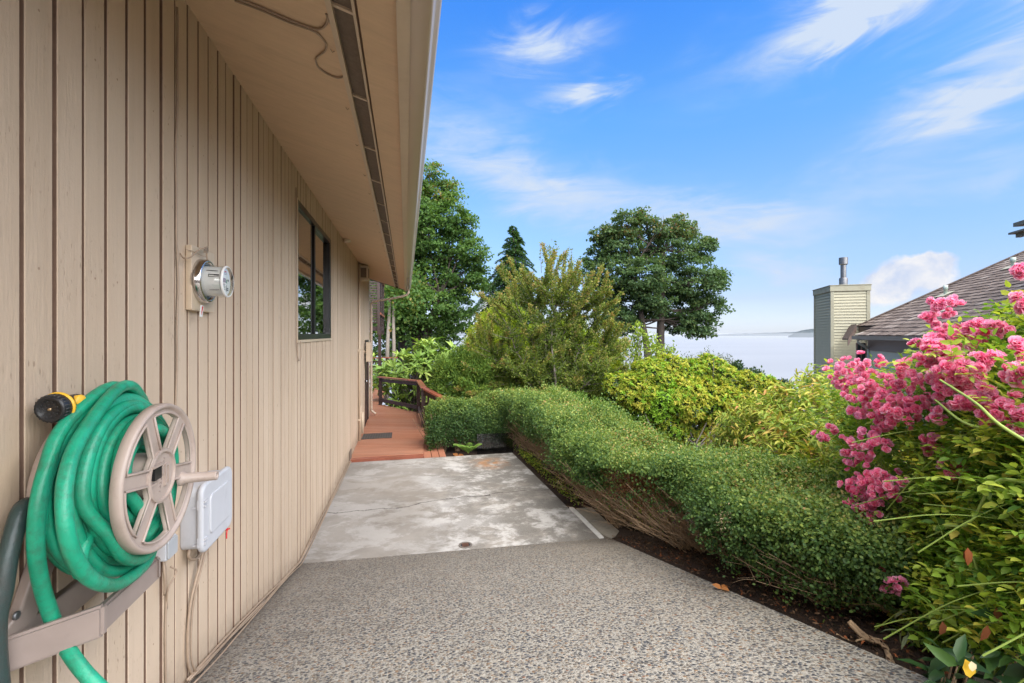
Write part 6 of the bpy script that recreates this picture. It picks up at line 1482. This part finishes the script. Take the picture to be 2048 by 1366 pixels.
    o = bpy.data.objects.new('rose_blossoms', me); C.objects.link(o); o.parent = t; o.matrix_parent_inverse = Matrix.Translation(t.location).inverted(); o['kind'] = 'stuff'
    # canes: arching out of the base towards the face of the bush; then compound leaves on them
    def face_pt():
        while True:
            px = r.uniform(1655, 2330); py = r.uniform(540, 1330)
            top = np.interp(px, [1650, 1700, 1760, 1830, 1870, 1950, 2000, 2050, 2200, 2330], [745, 738, 735, 715, 675, 645, 625, 600, 560, 540])
            bot = np.interp(px, [1650, 1690, 1720, 1760, 1800, 1850, 2330], [790, 960, 1060, 1180, 1250, 1330, 1330])
            if top + 6 < py < bot: return px, py
    paths = []; P = []; A = []; Nn = []; S = []; RN = []; y2 = []
    def compound(o, d, size, tone):
        d = d.normalized(); s = d.cross(Vector((r.gauss(0, .4), r.gauss(0, .4), 1))).normalized(); n_ = s.cross(d)
        L = size * 2.6; tipv = o + d * L + Vector((0, 0, -.10 * L))
        paths.append(([o, o + d * L * .5, tipv], [.0012, .001, .0008]))
        for f, sg in ((.38, 1), (.38, -1), (.72, 1), (.72, -1), (1.0, 0)):
            p = o + d * L * f; a = (d * .55 + s * sg * 1.0) if sg else d
            P.append(p); A.append(a + Vector((r.gauss(0, .12), r.gauss(0, .12), r.gauss(-.1, .15)))); Nn.append(n_ + Vector((r.gauss(0, .25), r.gauss(0, .25), .4))); S.append(size * (.8 if f < .5 else 1) * r.uniform(.8, 1.15)); RN.append(min(1, max(0, tone + r.uniform(-.15, .15))))
    def fill(num, d0, d1, zb, lenf=1):
        for i in range(num):
            px, py = fpt[0](); Z = Zof(px, py) + r.uniform(d0, d1); e = at(px, py, Z)
            if px < 1815 and 930 < py < 1185 and r.random() < .6: continue
            out = Vector((-.75 + r.gauss(0, .4), -.35 + r.gauss(0, .4), abs(r.gauss(.22, .45)) + .05)).normalized()
            size = r.uniform(.026, .048); tone = r.random()
            # a cane ending here
            l = r.uniform(.18, .5); o = e - out * l + Vector((0, 0, -.10 * l)); m = o.lerp(e, .5) + Vector((0, 0, .06 * l)); pts = spline([o, m, e], 4); n = len(pts)
            if r.random() < .55: paths.append((pts, [.0026 * (1 - .5 * j / (n - 1)) for j in range(n)]))
            compound(pts[-1], out, size * .85, tone)
            for q in range(2):
                u = r.randint(n // 3, n - 1); pp = pts[u]; dd = (out + Vector((r.gauss(0, .7), r.gauss(0, .7), r.gauss(.05, .4)))); compound(pp, dd, size, tone)
    fpt = [face_pt]
    fill(2100, .06, .28, 0); fill(1400, .28, .75, 0); fill(230, -.12, .04, 0)
    def low_face():
        while True:
            q = face_pt()
            if q[0] > 1835 - max(0, q[1] - 1180) and 860 < q[1] < 1290: return q
    fpt[0] = low_face
    fill(1500, -.10, .14, 0)
    P_ = np.array([tuple(v) for v in P]); A_ = np.array([tuple(v) for v in A]); N_ = np.array([tuple(v) for v in Nn]); S_ = np.array(S)
    leaves('leaves', P_, A_, N_, S_, S_ * .56, ML_ROSE, t, 'leaf', np.array(RN))
    # bare arching canes running right to left in the lower half
    cp = []
    for i in range(420):
        py = r.uniform(860, 1290); px = r.uniform(1800, 2120); Z = Zof(px, py) - r.uniform(-.25, .06); ln = r.uniform(70, 190)
        sl_ = r.uniform(-.32, .22); q = [at(px + ln, py + ln * sl_ - 8, Z - .04), at(px + ln * .5, py + ln * sl_ * .5 + r.uniform(-16, 6), Z), at(px, py + r.uniform(-16, 26), Z + .06)]
        pts = spline(q, 5); cp.append((pts, [r.uniform(.0016, .0032) * (1 - .45 * j / (len(pts) - 1)) for j in range(len(pts))]))
    twigs('canes', paths, M_CANE, t, 5); twigs('bare_canes', cp[:300], M_CANE2, t, 6); twigs('bare_canes', cp[300:], M_TWIG, t, 6)
    thick = [[(2090, 905, 1.28), (2000, 850, 1.36), (1950, 805, 1.45), (1880, 760, 1.62)], [(2060, 965, 1.35), (1990, 965, 1.42), (1940, 1050 - 5, 1.5), (1890, 1052, 1.6)], [(2010, 1250, 1.4), (1965, 1170, 1.45), (1945, 1110, 1.5)], [(2060, 860, 1.5), (1940, 850, 1.6), (1870, 800, 1.75)], [(2080, 1180, 1.35), (2000, 1195, 1.45), (1940, 1215, 1.5), (1880, 1210, 1.6)]]
    tp = []
    for q in thick: pts = spline([at(*p) for p in q], 6); tp.append((pts, [.0055 * (1 - .35 * j / (len(pts) - 1)) for j in range(len(pts))]))
    for i in range(26):
        e = at(r.uniform(1800, 2200), r.uniform(850, 1200), r.uniform(1.7, 2.2)); o = base + Vector((r.uniform(-.25, .3), r.uniform(-.2, .25), 0)); m = o.lerp(e, .5) + Vector((.1, .1, .22)); pts = spline([o, m, e], 6)
        tp.append((pts, [.008 * (1 - .6 * j / (len(pts) - 1)) for j in range(len(pts))]))
    twigs('arching_canes', tp, M_CANE, t, 8)
    # dead things hanging in it
    q = [at(1935, 1095, 1.42)] * 5 + [at(1885, 1242, 1.40), at(1992, 1215, 1.33), at(1975, 1250, 1.33), at(1998, 1160, 1.4), at(2030, 1170, 1.35)]
    n = len(q); dd = np.array([(-.2 + .1 * i, .1 * i - .2, -1.) for i in range(5)] + [(.1, .1, -1), (.3, 0, -1), (-.2, .1, -.9), (.8, .2, -.3), (.7, .3, .2)])
    leaves('dry_leaves', np.array([tuple(v) for v in q]), dd, np.array([[-.6, -.8, .1]] * n) + rng.normal(size=(n, 3)) * .15, .055, .022, ML_BROWNLEAF, t, 'leaf', rng.random(n), smooth=True)
roses()

# broad dark leaves in the bottom right corner
def broad():
    rng = np.random.default_rng(121); r = random.Random(121); base = at(1990, 1420, 1.35)
    t = thing('broad_leaved_shrub', 'low shrub of large dark green leaves in the bottom right corner below the roses', 'shrub', base)
    P = []; A = []; S = []
    for i in range(420):
        px = r.uniform(1850, 2320); py = r.uniform(1180, 1480)
        if py < 1400 - (px - 1850) * 1.1 - 40: continue
        if px < 1880 and py < 1300: continue
        e = at(px, py, r.uniform(1.28, 1.75)); 
        P.append(e); A.append((r.gauss(-.3, .7), r.gauss(-.3, .6), r.gauss(-.1, .5))); S.append(r.uniform(.06, .13))
    P = np.array([tuple(v) for v in P]); n = len(P); A = np.array(A); S = np.array(S)
    leaves('leaves', P, A, np.array([0, -.4, 1.]) + rng.normal(size=(n, 3)) * .4, S, S * .36, ML_BROAD, t, 'leaf', rng.random(n), smooth=False)
    q = np.array([tuple(at(1930, 1318, 1.25))]); leaves('yellow_leaf', q, np.array([[.25, -.1, -.8]]), np.array([[-.4, -.8, .3]]), .06, .036, ML_YELLEAF, t, 'leaf', np.array([.4]), smooth=True)
    q = np.array([tuple(at(1942, 1322, 1.235))]); leaves('pale_petal', q, np.array([[.1, -.1, -.8]]), np.array([[-.4, -.8, .3]]), .030, .022, leafmat('cream petal', [(0, (.75, .65, .4)), (1, (.8, .7, .5))]), t, 'leaf', np.array([.4]), smooth=True)
    paths = []
    for i in range(0, n, 3): e = Vector(P[i]); paths.append(([e, e + Vector((.05, .05, -.12)), e + Vector((.08, .1, -.3))], [.002, .003, .004]))
    twigs('stems', paths, M_TWIG, t, 5)
broad()
# leaf rosettes at the foot, and ferns, ivy and litter
def lowplant(name, label, base, n, spread, ls, mat, seed, cat='plant', asp=.35):
    rng = np.random.default_rng(seed); t = thing(name, label, cat, base); P = np.array(base) + rng.normal(size=(n, 3)) * np.array([spread, spread, spread * .35]); P[:, 2] = np.maximum(P[:, 2], base[2])
    A = rng.normal(size=(n, 3)) * .7 + np.array([-.2, -.3, .5]); leaves('leaves', P, A, rng.normal(size=(n, 3)) * .4 + np.array([0, 0, 1.]), ls * rng.uniform(.6, 1.2, n), ls * asp, mat, t, 'leaf', rng.random(n))
    r = random.Random(seed); twigs('stems', [([Vector(base) + Vector((r.uniform(-.02, .02), r.uniform(-.02, .02), -.04)), Vector(P[i])], [.003, .0015]) for i in range(0, n, 4)], M_CANE, t, 4)
p = at(1838, 1268, 1.78); lowplant('seedling', 'little fan of grey green leaves on the mulch under the roses', tuple(p), 26, .04, .07, ML_GREYG, 131, asp=.22)
def fern():
    base = Vector((1.02, 7.62, -.14)); rng = np.random.default_rng(5); r = random.Random(6)
    t = thing('fern', 'small bright green fern growing at the foot of the hedge behind the slab', 'fern', base)
    P = []; A = []; S = []; paths = []
    for az, l in ((200, .26), (240, .24), (285, .20), (330, .24), (80, .22), (140, .2), (255, .22)):
        d = Vector((math.cos(R(az)), math.sin(R(az)) * .5, 0)); pts = [base + d * (l * u) + Vector((0, 0, l * (1.5 * u - .8 * u * u))) for u in np.linspace(0, 1, 12)]; paths.append((pts, [.003] * 12))
        s = Vector((-d.y, d.x, 0)).normalized()
        for i, q in enumerate(pts[2:]):
            for sg in (-1, 1):
                for h_ in (0, .5): P.append(q); A.append(s * sg + d * (.5 + h_ * .2) + Vector((0, 0, -.2))); S.append(.085 * math.sin(math.pi * (i + 2.5) / 13.5) * .7 + .01)
    n = len(P); leaves('fronds', np.array([tuple(v) for v in P]), np.array([tuple(v) for v in A]), np.array([[0, -.3, 1.]] * n), np.array(S), .020, ML_FERN, t, 'leaf', rng.random(n)); twigs('stems', paths, M_CANE, t, 4)
fern()
# creeping ground cover along the bed by the slab: nobody could count it
rng = np.random.default_rng(141); n = 2000
y = np.concatenate([rng.normal(6.7, .45, n // 2), rng.normal(5.3, .35, n // 4), rng.normal(3.95, .25, n - n // 2 - n // 4)]); x = 1.80 + np.abs(rng.normal(0, .12, n)) + np.where(y < 4.75, .34, 0.02)
z = np.array([gz(1.9, v) for v in y]) - .03 + np.abs(rng.normal(0, .05, n)) + np.where(y < 4.6, rng.random(n) * .2, 0)
o = leaves('ground_cover', np.stack([x, y, z], 1), rng.normal(size=(n, 3)) + np.array([0, -.2, .3]), rng.normal(size=(n, 3)) * .4 + np.array([0, 0, 1.]), .028 * rng.uniform(.6, 1.3, n), .017, ML_ROSE, None, 'leaf', rng.random(n)); tag(o, 'low creeping green leaves along the soil beside the slab', 'ground cover', kind='stuff')
n = 9000; y = rng.uniform(.6, 7.4, n); x = 1.775 + rng.random(n) * .9; x = np.where((y > 3.7) & (y < 4.8) & (x < 2.02), x + .30, x)
o = leaves('bark_mulch', np.stack([x, y, [gz(1.9, v) - .004 for v in y] + rng.random(n) * .015], 1), rng.normal(size=(n, 3)) * np.array([1, 1, .35]), rng.normal(size=(n, 3)) * .6 + np.array([0, 0, 1.]), .030 * rng.uniform(.3, 1.3, n), .010, leafmat('bark chips', [(0, (.022, .013, .009)), (.7, (.055, .032, .020)), (1, (.14, .085, .05))], .9, .0, .2), None, 'fold', rng.random(n)); tag(o, 'dark bark chips covering the planting bed', 'mulch', kind='stuff')
n = 800; y = rng.uniform(1.0, 7.6, n); x = 1.80 + rng.random(n) ** 1.5 * .9; x = np.where((y > 3.8) & (y < 4.7), x + .22, x)
o = leaves('leaf_litter', np.stack([x, y, [gz(1.9, v) + .0 for v in y]], 1), rng.normal(size=(n, 3)) * np.array([1, 1, .2]), rng.normal(size=(n, 3)) * .3 + np.array([0, 0, 1.]), .026 * rng.uniform(.4, 1.4, n), .011, ML_BROWNLEAF, None, 'leaf', rng.random(n) ** 2 * .8); tag(o, 'dry brown leaf litter scattered over the dark mulch', 'leaf litter', kind='stuff')
for i, (px, py, Z, lab) in enumerate(((1443, 1177, 2.55, 'orange brown dead leaf on the mulch under the middle of the hedge'), (916, 912, 7.55, 'orange brown fallen leaf at the far slab edge beside the fern'))):
    p = at(px, py, Z); 
    o = leaves('fallen_leaf', np.array([tuple(p)] * 3), np.array([[1, .2, .1], [-.6, .5, .3], [.2, -.8, .3]], float), np.array([[0, -.6, 1.]] * 3), .05 if i == 0 else .11, .035 if i == 0 else .08, leafmat('orange brown leaf', [(0, (.42, .16, .05)), (1, (.5, .22, .08))]), None, 'leaf', np.array([.1, .5, .9])); tag(o, lab, 'leaf')

# ------------------------------------------------------------------ air
hm = bpy.data.materials.new('sea haze'); hm.use_nodes = True; hn = hm.node_tree; hn.nodes.clear()
ho = hn.nodes.new('ShaderNodeOutputMaterial'); hv = hn.nodes.new('ShaderNodeVolumePrincipled')
hv.inputs['Color'].default_value = (0.93, 0.94, 0.96, 1); hv.inputs['Density'].default_value = 4.2e-5; hv.inputs['Anisotropy'].default_value = 0.2
hn.links.new(hv.outputs[0], ho.inputs['Volume'])
b = MB(); b.box((-60500, -800, -77), (60500, 60500, 14)); tag(b.build('haze', hm), kind='stuff')
